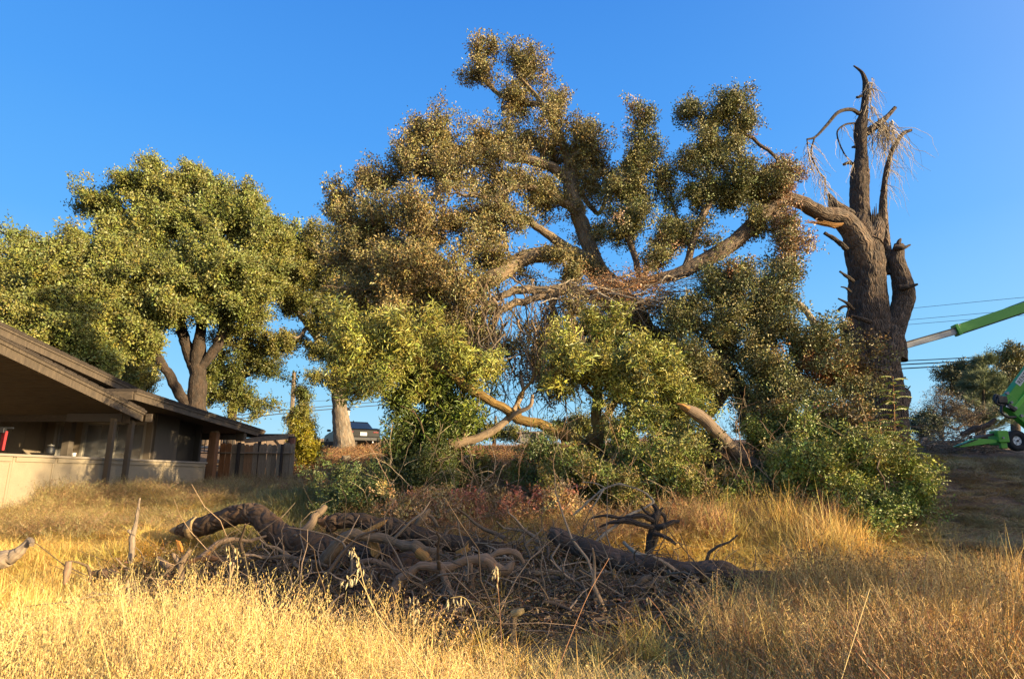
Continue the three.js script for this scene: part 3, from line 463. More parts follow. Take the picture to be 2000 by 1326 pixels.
// more trunks along the road behind the sapling
tree('roadside_oak', 'pale-trunked roadside oak right of the car, half hidden by long-leaved foliage', 'oak tree', [[[795, 872, 33, 9], [796, 830, 33, 7], [799, 780, 33, 6], [800, 720, 33, 5], [805, 650, 33, 3]]], [[800, 690, 33, 60, 50, 1.6, 70], [830, 620, 33, 60, 60, 1.8, 70]], { seed: 44, shapes: S.big, per: 14, size: 1.2, spread: .3, tint: mixTint(OLIVE, .5), bark: bark(col(.34, .29, .21), .01), twig: .012 });
tree('roadside_oak', 'leaning pale-trunked roadside oak behind the sapling, left of the bare slope', 'oak tree', [[[846, 868, 32, 9], [853, 830, 32, 8], [861, 790, 32, 8], [868, 740, 32, 6], [872, 670, 32, 4]], [[850, 850, 32, 4], [825, 862, 31.5, 3], [805, 868, 31, 2]]], [[880, 690, 32, 70, 46, 1.6, 70], [900, 620, 32, 70, 60, 1.8, 70]], { seed: 45, shapes: S.big, per: 14, size: 1.2, spread: .3, tint: mixTint(OLIVE, .5), bark: bark(col(.36, .29, .2), .01), twig: .012 });

// the great oak in the middle
const great = tree('great_oak', 'great ragged olive-leaved oak filling the middle of the photo', 'oak tree', [
  [[1332, 945, 15, 30], [1330, 905, 15, 25], [1326, 850, 15, 22], [1312, 770, 15, 21], [1280, 680, 15, 19], [1232, 610, 15, 18], [1180, 545, 15, 16], [1150, 480, 15, 15], [1132, 425, 15, 13], [1116, 375, 15, 11], [1113, 330, 15, 9], [1095, 270, 15, 7], [1060, 205, 15, 5], [1015, 150, 15, 3]],
  [[1185, 552, 15, 11], [1122, 495, 14.8, 12], [1080, 465, 14.5, 10], [1045, 440, 14.3, 7], [1000, 415, 14, 5], [930, 400, 13.8, 3]],
  [[1134, 430, 15, 9], [1105, 398, 14.7, 9], [1060, 375, 14.4, 8], [1012, 364, 14, 6], [960, 385, 13.8, 4], [900, 380, 13.6, 3]],
  [[1240, 620, 15, 12], [1175, 590, 14.6, 13], [1112, 566, 14.3, 12], [1060, 568, 14, 10], [1010, 566, 13.8, 8], [960, 590, 13.6, 6], [930, 640, 13.5, 4]],
  [[1112, 566, 14.3, 8], [1060, 580, 14, 8], [1018, 588, 13.9, 8], [975, 612, 13.7, 7], [955, 660, 13.6, 5], [945, 720, 13.5, 3]],
  [[1125, 500, 14.8, 9], [1060, 495, 14.4, 9], [1010, 512, 14.1, 9], [960, 545, 13.8, 7], [890, 575, 13.5, 5], [800, 600, 13.3, 3]],
  [[1112, 340, 15, 6], [1150, 400, 15.2, 5], [1170, 415, 15.3, 5], [1195, 360, 15.4, 3]], [[1113, 350, 15, 6], [1060, 320, 14.8, 5], [980, 300, 14.6, 4], [900, 290, 14.4, 3], [850, 280, 14.2, 2]],
  [[900, 560, 13.5, 4], [840, 500, 13.6, 4], [760, 470, 13.8, 3], [690, 450, 14, 2]], [[1060, 205, 15, 4], [985, 190, 15, 3], [940, 150, 15, 2]]],
  [[945, 130, 15, 34, 40, .8, 60], [960, 90, 15, 16, 22, .3, 9], [1075, 150, 15, 16, 20, .3, 8], [820, 255, 14.2, 40, 26, .5, 14], [790, 300, 14.2, 50, 20, .5, 12], [1100, 200, 15, 20, 18, .3, 9], [650, 380, 14.2, 26, 24, .4, 9], [1160, 250, 15.2, 40, 26, .5, 16], [1000, 120, 15, 30, 30, .7, 34], [1040, 130, 15, 32, 28, .7, 44], [1000, 200, 15, 40, 40, .9, 60], [1085, 210, 15, 26, 26, .6, 24], [1050, 265, 15, 66, 46, 1.2, 110], [960, 280, 14.6, 56, 40, 1.1, 90], [1120, 300, 15, 60, 50, 1.2, 110], [1180, 320, 15.3, 46, 50, 1, 70],
    [850, 275, 14.3, 40, 46, .9, 80], [800, 330, 14.2, 54, 40, 1, 80], [890, 340, 14.2, 70, 46, 1.2, 120], [735, 365, 14.3, 40, 36, .9, 60], [1000, 350, 14.4, 66, 40, 1.2, 110], [1080, 390, 14.6, 50, 44, 1, 80], [670, 410, 14.3, 40, 36, .9, 60], [740, 430, 14, 70, 54, 1.3, 130], [830, 430, 13.8, 70, 54, 1.3, 140], [920, 440, 13.8, 66, 50, 1.2, 120], [990, 440, 14, 50, 40, 1, 70],
    [680, 500, 14, 60, 54, 1.2, 120], [770, 520, 13.6, 74, 60, 1.4, 170], [870, 530, 13.5, 74, 50, 1.3, 140], [960, 510, 13.8, 56, 40, 1, 70], [700, 590, 13.8, 50, 46, 1.1, 90], [790, 610, 13.4, 74, 46, 1.3, 140], [880, 600, 13.4, 60, 46, 1.2, 90], [850, 670, 13.5, 60, 40, 1.1, 60], [930, 650, 13.6, 36, 44, .8, 30], [1150, 360, 15.2, 40, 40, .9, 50], [1150, 470, 15.2, 40, 26, .7, 24], [1060, 520, 14.3, 50, 26, .8, 40], [1130, 640, 14, 56, 46, 1, 70], [1300, 620, 14.6, 60, 36, .9, 60], [1060, 760, 13.8, 40, 40, .8, 30], [1050, 640, 13.8, 40, 40, .9, 24],
    [1120, 540, 14.6, 50, 30, .8, 40], [1190, 640, 14.5, 56, 50, 1, 80], [1210, 700, 14.6, 70, 60, 1.2, 90], [1080, 720, 14, 40, 50, .9, 30], [1280, 700, 15, 70, 60, 1.2, 90], [1260, 790, 15, 60, 50, 1, 60], [1020, 700, 13.8, 50, 60, .9, 26]],
  { seed: 51, bare: .2, shapes: S.oak, per: 8, size: 1.0, spread: .16, tint: mixTint(DULL, .55), twig: .009, pipe: .43, per_: 0, bf: .3, bark: bark(col(.34, .265, .17), .02) });

// dense bushy oak at lower right, partly turned brown
const bushy = tree('bushy_oak', 'dense bushy oak with patches of rust-brown leaves left of the dead trunk', 'oak tree', [
  [[1500, 930, 13.4, 22], [1490, 850, 13.4, 19], [1465, 795, 13.4, 17], [1435, 745, 13.4, 16], [1408, 690, 13.4, 14], [1407, 640, 13.4, 12], [1402, 590, 13.4, 8], [1392, 560, 13.4, 5]],
  [[1412, 700, 13.4, 8], [1455, 695, 13.2, 8], [1475, 660, 13, 6], [1500, 620, 12.9, 4]], [[1440, 750, 13.4, 8], [1400, 790, 13, 8], [1375, 830, 12.8, 6]], [[1420, 715, 13.4, 9], [1365, 705, 13.2, 8], [1335, 685, 13, 5]], [[1470, 800, 13.4, 10], [1540, 740, 13, 7], [1590, 690, 12.8, 4]]],
  [[1420, 560, 13.4, 50, 34, .9, 70], [1480, 590, 13.2, 60, 40, 1, 90], [1530, 560, 13.2, 30, 30, .7, 34], [1350, 620, 13.4, 56, 46, 1, 90], [1440, 640, 13, 60, 46, 1, 90], [1530, 640, 13, 56, 46, 1, 90], [1320, 700, 13, 50, 46, .9, 70], [1400, 740, 12.8, 60, 50, 1, 80], [1490, 720, 12.7, 60, 46, 1, 90], [1580, 690, 12.8, 46, 50, .9, 80], [1560, 770, 12.4, 66, 50, 1, 110], [1640, 740, 12.4, 44, 50, .9, 80], [1640, 810, 12, 50, 44, .9, 90], [1590, 850, 12, 56, 40, .9, 80], [1680, 850, 12, 36, 36, .7, 40], [1620, 660, 13, 26, 26, .5, 20], [1350, 760, 13, 40, 40, .8, 40], [1490, 810, 12.6, 46, 30, .8, 40], [1690, 700, 12.6, 22, 46, .5, 18]],
  { seed: 61, shapes: S.oak, per: 7.5, size: .95, spread: .16, tint: (() => { const a = mixTint([[.13, .138, .042], [.185, .175, .055], [.24, .21, .07]], .7), b = mixTint(RUST, 1.4); return (p, R) => (noise(p.x * 1.1, p.y * 1.1, p.z * 1.1 + 4) + .25 * (p.x - 5) > .55 + .3 * gauss(R) ? b : a)(p, R); })(), twig: .0065, pipe: .43, bark: bark(col(.16, .12, .085), .014) });
{ // bleached limb standing out of its top
  const t = new Tubes(), add = (k) => { const r = run(k, .06); t.add(r.pts, r.rad, 10, { disp: (x, y, z, r) => r * .15 * noise(x * 9, y * 9, z * 9) }); };
  add([[1520, 560, 13.6, 4], [1535, 580, 13.6, 6], [1566, 598, 13.5, 6.5], [1583, 619, 13.4, 6.5], [1597, 646, 13.2, 7], [1615, 700, 13, 7]]); add([[1538, 582, 13.6, 4], [1522, 592, 13.7, 4], [1508, 606, 13.8, 3]]);
  part(bushy.g, 'bare_limb', LOCAL(t.geo(true), bushy.g), M.bleached, 'bleached bare limb');
}
// ------------------------------------------------------------------ the dead oak with its broken limb
{
  const base = at(1728, 905, 15), g = thing('dead_oak', 'tall dead oak trunk with broken tops and one long bent limb', 'dead tree', base), t = new Tubes();
  // furrowed bark as real relief on the big stems
  const furrow = (x, y, z, r, a, len) => { const rep = Math.max(1, Math.round(2 * Math.PI * r / .85)), u = a / (2 * Math.PI) * rep / 1, v = len / 1.5, e = plates(((u % 1) + 1) % 1, ((v % 1) + 1) % 1, 8, 5, 3); return clamp(r / .3) * (.02 * clamp(e.e * 1.5) - .012 + .008 * e.id + .03 * noise(x * 2.2, y * 1.3, z * 2.2)) + r * .05 * noise(x * 5, y * 4, z * 5); };
  const big = (k, segs = 64, step = .035, o = {}) => { const r = run(k, step); t.add(r.pts, r.rad, segs, { disp: furrow, capOut: o.cap ?? -.3 }); };
  big([[1730, 940, 15, 60], [1729, 900, 15, 50], [1727, 850, 15, 45], [1721, 790, 15, 44], [1713, 730, 15, 44], [1706, 670, 15, 42], [1697, 600, 15, 36], [1694, 549, 15, 33.5], [1690, 507, 15, 35.5], [1685, 468, 15, 36], [1680, 440, 15, 27], [1679, 415, 15, 19], [1678, 380, 15, 18], [1680, 345, 15, 18], [1683, 310, 15, 13], [1683, 288, 15, 11], [1681, 262, 15, 12.5], [1682, 245, 15, 12.5], [1687, 225, 15, 9.5], [1689, 208, 15, 7.5], [1692, 178, 15, 7], [1690, 155, 15, 5], [1683, 140, 15, 3.2], [1668, 128, 15, 1.5]], 110, .03);
  big([[1684, 720, 14.9, 24], [1676, 670, 14.9, 20], [1670, 620, 15, 13], [1671, 560, 15, 12], [1676, 490, 15.1, 14]], 40);
  big([[1712, 730, 14.85, 34], [1728, 690, 14.8, 32], [1740, 650, 14.8, 26], [1757, 615, 14.8, 21], [1766, 585, 14.8, 20], [1766, 565, 14.8, 20], [1761, 540, 14.8, 18], [1752, 512, 14.8, 17], [1755, 490, 14.8, 12], [1757, 478, 14.8, 10]], 64);   // right fork
  big([[1752, 700, 14.9, 20], [1758, 672, 14.9, 13], [1757, 655, 14.9, 8]], 24); big([[1744, 800, 15, 26], [1758, 780, 15.1, 20], [1763, 765, 15.2, 14]], 36);   // burls on the right
  big([[1738, 535, 14.9, 8], [1735, 500, 14.9, 9], [1729, 460, 14.95, 9.5], [1726, 420, 15, 9], [1726, 395, 15, 8], [1729, 355, 15, 6], [1735, 322, 15, 5.5], [1744, 294, 15, 5], [1754, 275, 15, 5], [1766, 260, 15, 4.5], [1781, 254, 15, 3]], 30);
  big([[1700, 470, 14.85, 26], [1713, 440, 14.8, 16], [1715, 425, 14.8, 8]], 30);                                                                               // splintered collar
  big([[1663, 745, 15.1, 14], [1660, 700, 15.1, 13], [1655, 655, 15.1, 12], [1650, 630, 15.1, 11]], 30);                                                       // cut stub on the left
  big([[1672, 425, 15, 12], [1650, 412, 14.9, 12], [1630, 400, 14.8, 11], [1624, 388, 14.8, 7], [1619, 378, 14.8, 3]], 26);                                     // short stub left
  big([[1689, 262, 15, 8], [1706, 250, 15, 8], [1722, 238, 15, 7], [1737, 224, 15, 5], [1749, 210, 15, 4]], 20);                                                // stub near the top
  part(g, 'trunk', LOCAL(t.geo(true), g), M.deadBark);
  // hollow: dark broken mouths
  const stubs = new Tubes(), st = (k, segs = 7) => { const r = run(k, .05); stubs.add(r.pts, r.rad, segs, { disp: (x, y, z, r) => r * .25 * noise(x * 14, y * 14, z * 14) }); };
  st([[1655, 487, 14.7, 6], [1635, 470, 14.6, 5], [1611, 455, 14.5, 3.5]]); st([[1668, 550, 14.8, 4], [1655, 540, 14.7, 3.5], [1641, 530, 14.6, 2]]); st([[1662, 570, 14.8, 3], [1652, 562, 14.7, 2], [1643, 560, 14.7, 1]]); st([[1668, 605, 14.6, 3.5], [1655, 592, 14.5, 3], [1638, 583, 14.4, 1.5]]); st([[1665, 602, 14.7, 3], [1650, 598, 14.7, 3], [1636, 607, 14.7, 2]]); st([[1660, 600, 14.7, 2], [1655, 615, 14.7, 2], [1653, 625, 14.7, 1.5]]);
  st([[1700, 628, 14.4, 5], [1680, 622, 14.2, 4.5], [1662, 616, 14.1, 3]]); st([[1758, 562, 14.6, 6], [1778, 560, 14.5, 5], [1794, 555, 14.4, 2]]); st([[1748, 484, 14.7, 6], [1765, 484, 14.6, 5], [1779, 478, 14.6, 1.5]]); st([[1752, 484, 14.8, 4], [1757, 472, 14.8, 4], [1760, 466, 14.8, 2]]); st([[1762, 770, 15, 3], [1772, 762, 15, 2], [1779, 754, 15, 1]]); st([[1748, 728, 14.8, 3], [1758, 738, 14.7, 2], [1770, 737, 14.7, 1.5]]);
  st([[1645, 632, 15, 5], [1637, 640, 15, 4], [1630, 645, 15, 1.5]]); st([[1648, 650, 15, 4], [1635, 660, 15, 3], [1628, 668, 15, 1]]); st([[1670, 322, 15, 3], [1658, 318, 15, 4], [1648, 321, 15, 3]]); st([[1680, 288, 15, 4], [1668, 287, 15, 3], [1665, 288, 15, 2]]); st([[1684, 187, 14.9, 3], [1676, 190, 14.9, 3], [1673, 189, 14.9, 2]]);
  for (let k = 0; k < 9; k++) st([[1702 + k * 3.2, 436, 14.7, 2.2], [1702 + k * 3.3, 424 - (k % 3) * 5, 14.7, 1.6], [1702 + k * 3.4, 415 - (k % 4) * 6, 14.7, .4]], 5);
  part(g, 'broken_stubs', LOCAL(stubs.geo(true), g), M.darkBark, 'short broken side branches');
  const knots = new Tubes(); for (const [x, y, r] of [[1727, 655, 8], [1714, 685, 7]]) { const c = at(x, y, 14.25), q = []; for (let k = 0; k <= 16; k++) q.push(c.clone().add(V(Math.cos(k / 8 * Math.PI) * r * .0125, Math.sin(k / 8 * Math.PI) * r * .0125, 0))); knots.add(q, q.map(() => .035), 8, { caps: false }); }
  part(g, 'knot_ring', LOCAL(knots.geo(true), g), M.deadBark);
  // dead twigs: the long arching branch on the left and the pale spray at the top
  const tw = new Tubes(), R = rng(77), line = (k, segs = 5) => { const r = run(k, .1); tw.add(r.pts, r.rad, segs, {}); return r.pts; };
  const droop = (p, n, len, side, r0 = .012) => { for (let i = 0; i < n; i++) { let q = p[Math.floor(R() * p.length)].clone(), d = V(side * (.2 + .7 * R()) + gauss(R) * .4, gauss(R) * .4 - .45, gauss(R) * .6), pts = [q.clone()], L = len * (.4 + .8 * R()), k = 9; for (let s = 0; s < k; s++) { d.add(V(gauss(R) * .55, -.3 + gauss(R) * .25, gauss(R) * .5)).normalize(); q = q.clone().addScaledVector(d, L / k); pts.push(q); } tw.add(pts, pts.map((_, s) => r0 * (1 - s / k * .75)), 3, {}); } };
  const arcs = [line([[1679, 222, 15, 4.5], [1665, 214, 14.8, 4], [1640, 218, 14.6, 4], [1615, 245, 14.4, 3.5], [1592, 268, 14.2, 2.6], [1577, 272, 14.1, 2]], 7), line([[1592, 268, 14.2, 2], [1585, 300, 14.2, 1.8], [1600, 335, 14.3, 1.5], [1612, 350, 14.3, 1.2], [1610, 385, 14.3, .7]], 5), line([[1577, 272, 14.1, 1.4], [1580, 300, 14.1, 1], [1586, 330, 14.1, .6]]), line([[1676, 240, 15, 2.5], [1650, 244, 14.8, 2.2], [1636, 258, 14.7, 1.8], [1650, 300, 14.6, 1.4], [1668, 320, 14.7, .8]])];
  part(g, 'arching_branch', LOCAL(tw.geo(true), g), M.darkBark, 'thin dark dead branch arching to the left'); tw.p = []; tw.n = []; tw.t = []; tw.i = [];
  droop([...arcs[1], ...arcs[2]], 70, .9, .1, .008); droop(arcs[3], 20, .6, 0, .008);
  const a = at(1700, 200, 15), top = [], mid = []; for (let k = 0; k < 20; k++) { top.push(at(1692 + R() * 12, 150 + R() * 110, 14.9)); mid.push(at(1715 + R() * 34, 225 + R() * 30, 14.9)); }
  droop(top, 60, 1.0, .4, .009); droop(mid, 80, 1.6, .2, .009); droop(mid, 26, 1.5, -.1, .014); droop([at(1736, 330, 14.9), at(1740, 310, 14.9), at(1730, 360, 14.9)], 30, 1.0, .5, .007); droop(top, 24, .8, -.6, .008);
  part(g, 'dead_twigs', LOCAL(tw.geo(true), g), M.paleTwig, 'pale hanging dead twigs near the top');

  // the bent limb: still leafy, it reaches far to the left over the great oak
  const L = grow([
    [[1692, 520, 14.9, 24], [1676, 470, 14.8, 25], [1658, 438, 14.7, 22], [1636, 425, 14.6, 18], [1600, 415, 14.5, 16], [1568, 397, 14.4, 15], [1535, 386, 14.3, 14], [1508, 396, 14.2, 15], [1482, 425, 14.1, 17], [1452, 458, 14, 17], [1412, 490, 13.9, 17], [1372, 510, 13.9, 16], [1330, 532, 13.9, 13], [1270, 548, 13.9, 11], [1210, 560, 13.8, 8], [1140, 575, 13.7, 5]],
    [[1340, 528, 13.9, 7], [1352, 482, 13.9, 8], [1372, 420, 13.9, 8], [1394, 380, 13.9, 7], [1382, 320, 13.9, 5], [1385, 250, 13.9, 3]], [[1393, 385, 13.9, 5], [1425, 375, 13.9, 4], [1450, 360, 13.9, 2.5]], [[1252, 550, 13.9, 7], [1240, 500, 14, 6.5], [1228, 460, 14, 6], [1226, 410, 14, 5], [1240, 340, 14, 3.5], [1250, 260, 14, 2]], [[1255, 548, 13.9, 5], [1275, 515, 14.1, 5], [1320, 480, 14.2, 4], [1325, 430, 14.2, 3]], [[1540, 388, 14.3, 5], [1525, 350, 14.2, 4], [1520, 310, 14.2, 2]], [[1505, 400, 14.2, 4], [1530, 450, 14, 3], [1535, 510, 13.9, 2]]],
    clusters([[1395, 215, 13.9, 44, 30, .7, 60], [1420, 190, 13.9, 50, 16, .4, 12], [1465, 225, 13.9, 16, 40, .3, 10], [1255, 225, 14, 16, 20, .3, 8], [1345, 230, 13.9, 26, 24, .5, 26], [1440, 240, 13.9, 30, 34, .6, 44], [1395, 290, 13.9, 56, 34, .8, 70], [1350, 330, 13.9, 30, 36, .6, 36], [1430, 340, 13.9, 46, 34, .7, 60], [1365, 390, 13.9, 40, 34, .7, 50], [1440, 390, 13.9, 46, 30, .7, 60], [1490, 370, 14, 40, 34, .7, 70], [1525, 340, 14.2, 26, 46, .5, 60], [1525, 390, 14.2, 40, 26, .5, 50], [1255, 250, 14, 26, 26, .5, 26], [1255, 300, 14, 36, 36, .6, 50], [1240, 360, 14, 44, 40, .7, 66], [1225, 420, 14, 44, 40, .7, 66], [1200, 380, 14.1, 26, 40, .5, 30], [1300, 380, 14.1, 30, 40, .5, 34], [1310, 450, 14.2, 44, 34, .7, 56], [1290, 500, 14, 44, 30, .6, 40], [1350, 450, 14, 30, 30, .6, 26], [1480, 450, 13.8, 30, 24, .5, 26], [1520, 450, 13.9, 34, 34, .5, 50], [1545, 480, 13.9, 26, 20, .4, 24], [1535, 520, 13.9, 24, 20, .35, 30], [1380, 470, 13.8, 24, 16, .4, 12], [1200, 460, 14.1, 40, 20, .5, 18], [1440, 550, 13.8, 60, 26, .6, 50]], 81, { }), 82, { twig: .0065, pipe: .42, bf: .3, from: 60, wobble: .02 });
  const bl = new THREE.Group(); bl.name = 'broken_limb'; bl.userData.label = 'long bent limb, split at the trunk, still leafy'; g.add(bl);
  part(bl, 'limb', LOCAL(L.geo, g), bark(col(.22, .165, .115), .03));
  const pinkish = mixTint([[.36, .23, .14], [.38, .28, .15], [.28, .19, .1]], 1), ol = mixTint([[.12, .135, .045], [.16, .165, .052], [.21, .195, .065], [.17, .165, .058]], .8);
  bl.position.set(0, 0, 0); const fake = { position: g.position, add: (m) => bl.add(m) };
  scatter(fake, 'leaves', S.oak, LEAF, leaves(L.tips, 8, 83, (p, R) => { const hang = p.x > at(1505, 400, 14).x ? .55 : -.4; return (noise(p.x * 1.3, p.y * 1.3, p.z) + hang + .35 * gauss(R) > .35 ? pinkish : ol)(p, R); }, { spread: .14, size: .95, of: S.oak }));
  // splintered fresh wood where it tore, and the nest of bare twigs it carries
  const sp = new Tubes(); for (let k = 0; k < 10; k++) { const r = run([[1648 - k * 2, 437 + k * .8 + (k % 3), 14.35, 2.2], [1630 - k * 3, 437 + (k % 4), 14.3, 2], [1608 - k * 4, 431 + (k % 3) * 2, 14.2, .8]], .06); sp.add(r.pts, r.rad, 5, {}); } part(bl, 'torn_wood', LOCAL(sp.geo(true), g), M.freshWood, 'orange torn wood');
  const nest = new Tubes(), N = rng(91);
  for (let k = 0; k < 340; k++) { let q = at(1090 + N() * 235, 548 + N() * 56 + 14 * Math.sin(N() * 6), 13.7 + gauss(N) * .45), d = V(N() < .5 ? -1 : 1, gauss(N) * .5, gauss(N) * .8).normalize(), L2 = .35 + N() * 1.0, pts = [q], n = 6; for (let s = 0; s < n; s++) { d.add(V(gauss(N) * .3, gauss(N) * .35 + (s > 3 ? .08 : -.05), gauss(N) * .3)).normalize(); q = q.clone().addScaledVector(d, L2 / n); pts.push(q); } const r0 = k < 24 ? .03 : .006 + .009 * N(); nest.add(pts, pts.map((_, s) => r0 * (1 - s / n * .7)), k < 24 ? 6 : 3, {}); }
  part(bl, 'bare_twigs', LOCAL(nest.geo(true), g), M.paleTwig, 'tangle of pale bare twigs'); 
  const dead = []; const N2 = rng(93); for (let k = 0; k < 130; k++) { const x = N2(), p = at(1150 + x * 130 + gauss(N2) * 14, 545 + N2() * 40, 13.6 + gauss(N2) * .4); dead.push({ p, from: p.clone().add(V(gauss(N2), gauss(N2), gauss(N2)).multiplyScalar(.3)) }); }
  scatter(fake, 'dry_leaves', S.thin, DRY, leaves(dead, 3, 94, mixTint([[.45, .26, .11], [.36, .2, .09], [.28, .17, .09]], 1), { spread: .1 }));
}
// squiggling bare branchlets hanging from the great oak's low limbs
{
  const t = new Tubes(), R = rng(101);
  for (let k = 0; k < 230; k++) {
    let q = at(890 + R() * 250, 540 + R() * 170, 13.5 + gauss(R) * .6), d = V(gauss(R) * .6, -.6, gauss(R) * .5).normalize(), L = .6 + R() * 1.9, n = 16, pts = [q], r0 = k < 30 ? .028 : .008 + R() * .012;
    for (let s = 0; s < n; s++) { d.add(V(gauss(R) * .55, -.16 + gauss(R) * .35, gauss(R) * .4)).normalize(); q = q.clone().addScaledVector(d, L / n); pts.push(q); if (s > 3 && R() < .25) { let e = q.clone(), f = d.clone().add(V(gauss(R), gauss(R) * .7, gauss(R))).normalize(), b = [e]; for (let u = 0; u < 4; u++) { f.add(V(gauss(R) * .5, -.1, gauss(R) * .4)).normalize(); e = e.clone().addScaledVector(f, .09); b.push(e); } t.add(b, b.map(() => .005), 3, {}); } }
    t.add(pts, pts.map((_, s) => r0 * (1 - s / n * .7)), k < 30 ? 6 : 4, {});
  }
  part(great.g, 'hanging_branchlets', LOCAL(t.geo(true), great.g), bark(col(.32, .25, .17), .004), 'bare twisting branchlets that hang in front of the sky');
}
// ------------------------------------------------------------------ leaning tree, sapling and shrubs under the oaks
const fresh = mixTint(FRESH, .9), freshRust = (p, R) => (noise(p.x * 1.7, p.y * 1.7, p.z) > .5 + .2 * gauss(R) ? mixTint(RUST, 1.5) : fresh)(p, R);
tree('leaning_tree', 'leaning yellow-mossed tree with a long pale arm and narrow yellow-green leaves', 'tree', [
  [[1180, 955, 12.5, 17], [1178, 925, 12.5, 15], [1173, 880, 12.5, 13], [1168, 830, 12.5, 11], [1166, 780, 12.5, 9], [1168, 710, 12.5, 7], [1162, 650, 12.5, 4]],
  [[1172, 915, 12.5, 12], [1155, 880, 12.4, 11.5], [1104, 850, 12.2, 11], [1060, 832, 12, 10.5], [1018, 820, 11.9, 10], [980, 796, 11.8, 9.5], [952, 778, 11.7, 9], [922, 760, 11.6, 8.5], [892, 739, 11.5, 8], [860, 716, 11.4, 7], [826, 702, 11.3, 5.5], [771, 700, 11.2, 4], [711, 715, 11.1, 2.5]],
  [[848, 708, 11.4, 5], [829, 681, 11.4, 5], [787, 654, 11.3, 3.5], [750, 636, 11.2, 2]], [[1170, 880, 12.4, 8], [1158, 862, 12.2, 9], [1148, 852, 12.1, 9]], [[1166, 780, 12.5, 4], [1120, 730, 12.2, 3.5], [1072, 692, 12, 2]], [[1168, 830, 12.4, 5], [1200, 790, 12.2, 4], [1225, 740, 12, 3]], [[1018, 820, 11.9, 4], [1012, 780, 12, 4], [1040, 740, 12, 3], [1050, 700, 12, 2]]],
  [[760, 650, 11.2, 56, 36, .8, 60], [700, 690, 11.1, 44, 36, .7, 44], [820, 660, 11.3, 50, 36, .7, 44], [720, 740, 11.1, 50, 34, .6, 44], [790, 735, 11.3, 44, 26, .6, 30], [880, 690, 11.5, 40, 30, .5, 30], [930, 715, 11.6, 34, 24, .5, 22], [690, 640, 11.2, 36, 30, .6, 22], [1200, 720, 12, 56, 44, .8, 60], [1140, 690, 12, 50, 36, .7, 44], [1270, 740, 12, 50, 40, .7, 56], [1110, 740, 12, 40, 34, .6, 34], [1330, 790, 12, 40, 34, .6, 40], [1250, 690, 12.2, 40, 30, .6, 34], [1180, 640, 12.3, 40, 30, .6, 24]],
  { seed: 111, shapes: S.long, per: 6.5, loose: 1.2, size: .9, spread: .15, tint: fresh, twig: .006, bark: M.mossBark, sag: .04 });
{ // cut pale limb that leans up behind it
  const g = thing('cut_limb', 'pale smooth cut limb rising to the right beneath the leaning arm, left of centre', 'branch', at(880, 868, 11.9)), t = new Tubes();
  for (const k of [[[876, 869, 11.9, 10], [900, 864, 11.9, 10], [930, 857, 11.9, 9], [955, 845, 11.9, 8], [978, 830, 11.9, 7.5], [994, 816, 11.9, 7], [1010, 790, 12, 5], [1022, 764, 12.1, 4], [1018, 735, 12.2, 2.5]], [[912, 862, 11.9, 5], [905, 840, 12, 4.5], [918, 815, 12.1, 4], [930, 800, 12.1, 3], [934, 760, 12.2, 2]], [[990, 822, 11.9, 5], [1010, 806, 11.7, 5], [1036, 792, 11.6, 4], [1040, 770, 11.6, 3]]]) { const r = run(k, .06); t.add(r.pts, r.rad, 10, { disp: (x, y, z, r) => r * .18 * noise(x * 8, y * 8, z * 8), capOut: .05 }); }
  part(g, 'limb', LOCAL(t.geo(true), g), wood(col(.42, .31, .2)));
}
{ // broken smooth limb lying against the bushy oak
  const g = thing('fallen_limb', 'smooth grey fallen limb slanting down to the right into the shrubs, right of centre', 'branch', at(1490, 918, 11.9)), r = run([[1330, 793, 11.1, 5], [1345, 800, 11.1, 10], [1372, 815, 11.2, 12], [1402, 846, 11.3, 13], [1432, 878, 11.5, 13.5], [1462, 902, 11.7, 14], [1495, 924, 11.9, 14], [1530, 955, 12.1, 14], [1562, 992, 12.2, 14]], .05);
  part(g, 'limb', LOCAL(new Tubes().add(r.pts, r.rad, 18, { disp: (x, y, z, r) => r * .12 * noise(x * 5, y * 5, z * 5) + .006 * noise(x * 22, y * 22, z * 22) }).geo(true), g), wood(col(.25, .185, .13)));
  const s = run([[1345, 800, 11.05, 8], [1333, 792, 11.05, 5], [1322, 789, 11.05, 1]], .03); part(g, 'torn_end', LOCAL(new Tubes().add(s.pts, s.rad, 8, { disp: (x, y, z, r) => r * .4 * noise(x * 20, y * 20, z * 20) }).geo(true), g), M.freshWood);
}
tree('sapling', 'many-stemmed sapling with long green leaves left of centre, in front of the boulders', 'sapling', [[[832, 925, 12, 6], [830, 890, 12, 5], [834, 850, 12, 4], [842, 800, 12, 3]], [[831, 900, 12, 4], [800, 850, 12, 3], [770, 820, 12, 2]], [[832, 890, 12, 4], [865, 840, 12, 3], [890, 790, 12, 2]]],
  [[830, 780, 12, 56, 46, .7, 60], [880, 770, 12, 46, 44, .7, 50], [860, 830, 12, 50, 44, .7, 60], [795, 830, 12, 36, 36, .6, 34], [815, 870, 11.8, 44, 34, .6, 36], [900, 830, 12.1, 36, 40, .6, 30], [850, 720, 12.2, 44, 36, .6, 34], [780, 800, 12, 30, 30, .5, 14]],
  { seed: 121, shapes: S.long, per: 6.5, loose: 1.2, size: .9, spread: .15, tint: mixTint([[.075, .1, .018], [.115, .15, .02], [.19, .21, .026], [.1, .125, .02]], 1), twig: .005, bark: M.greyWood });
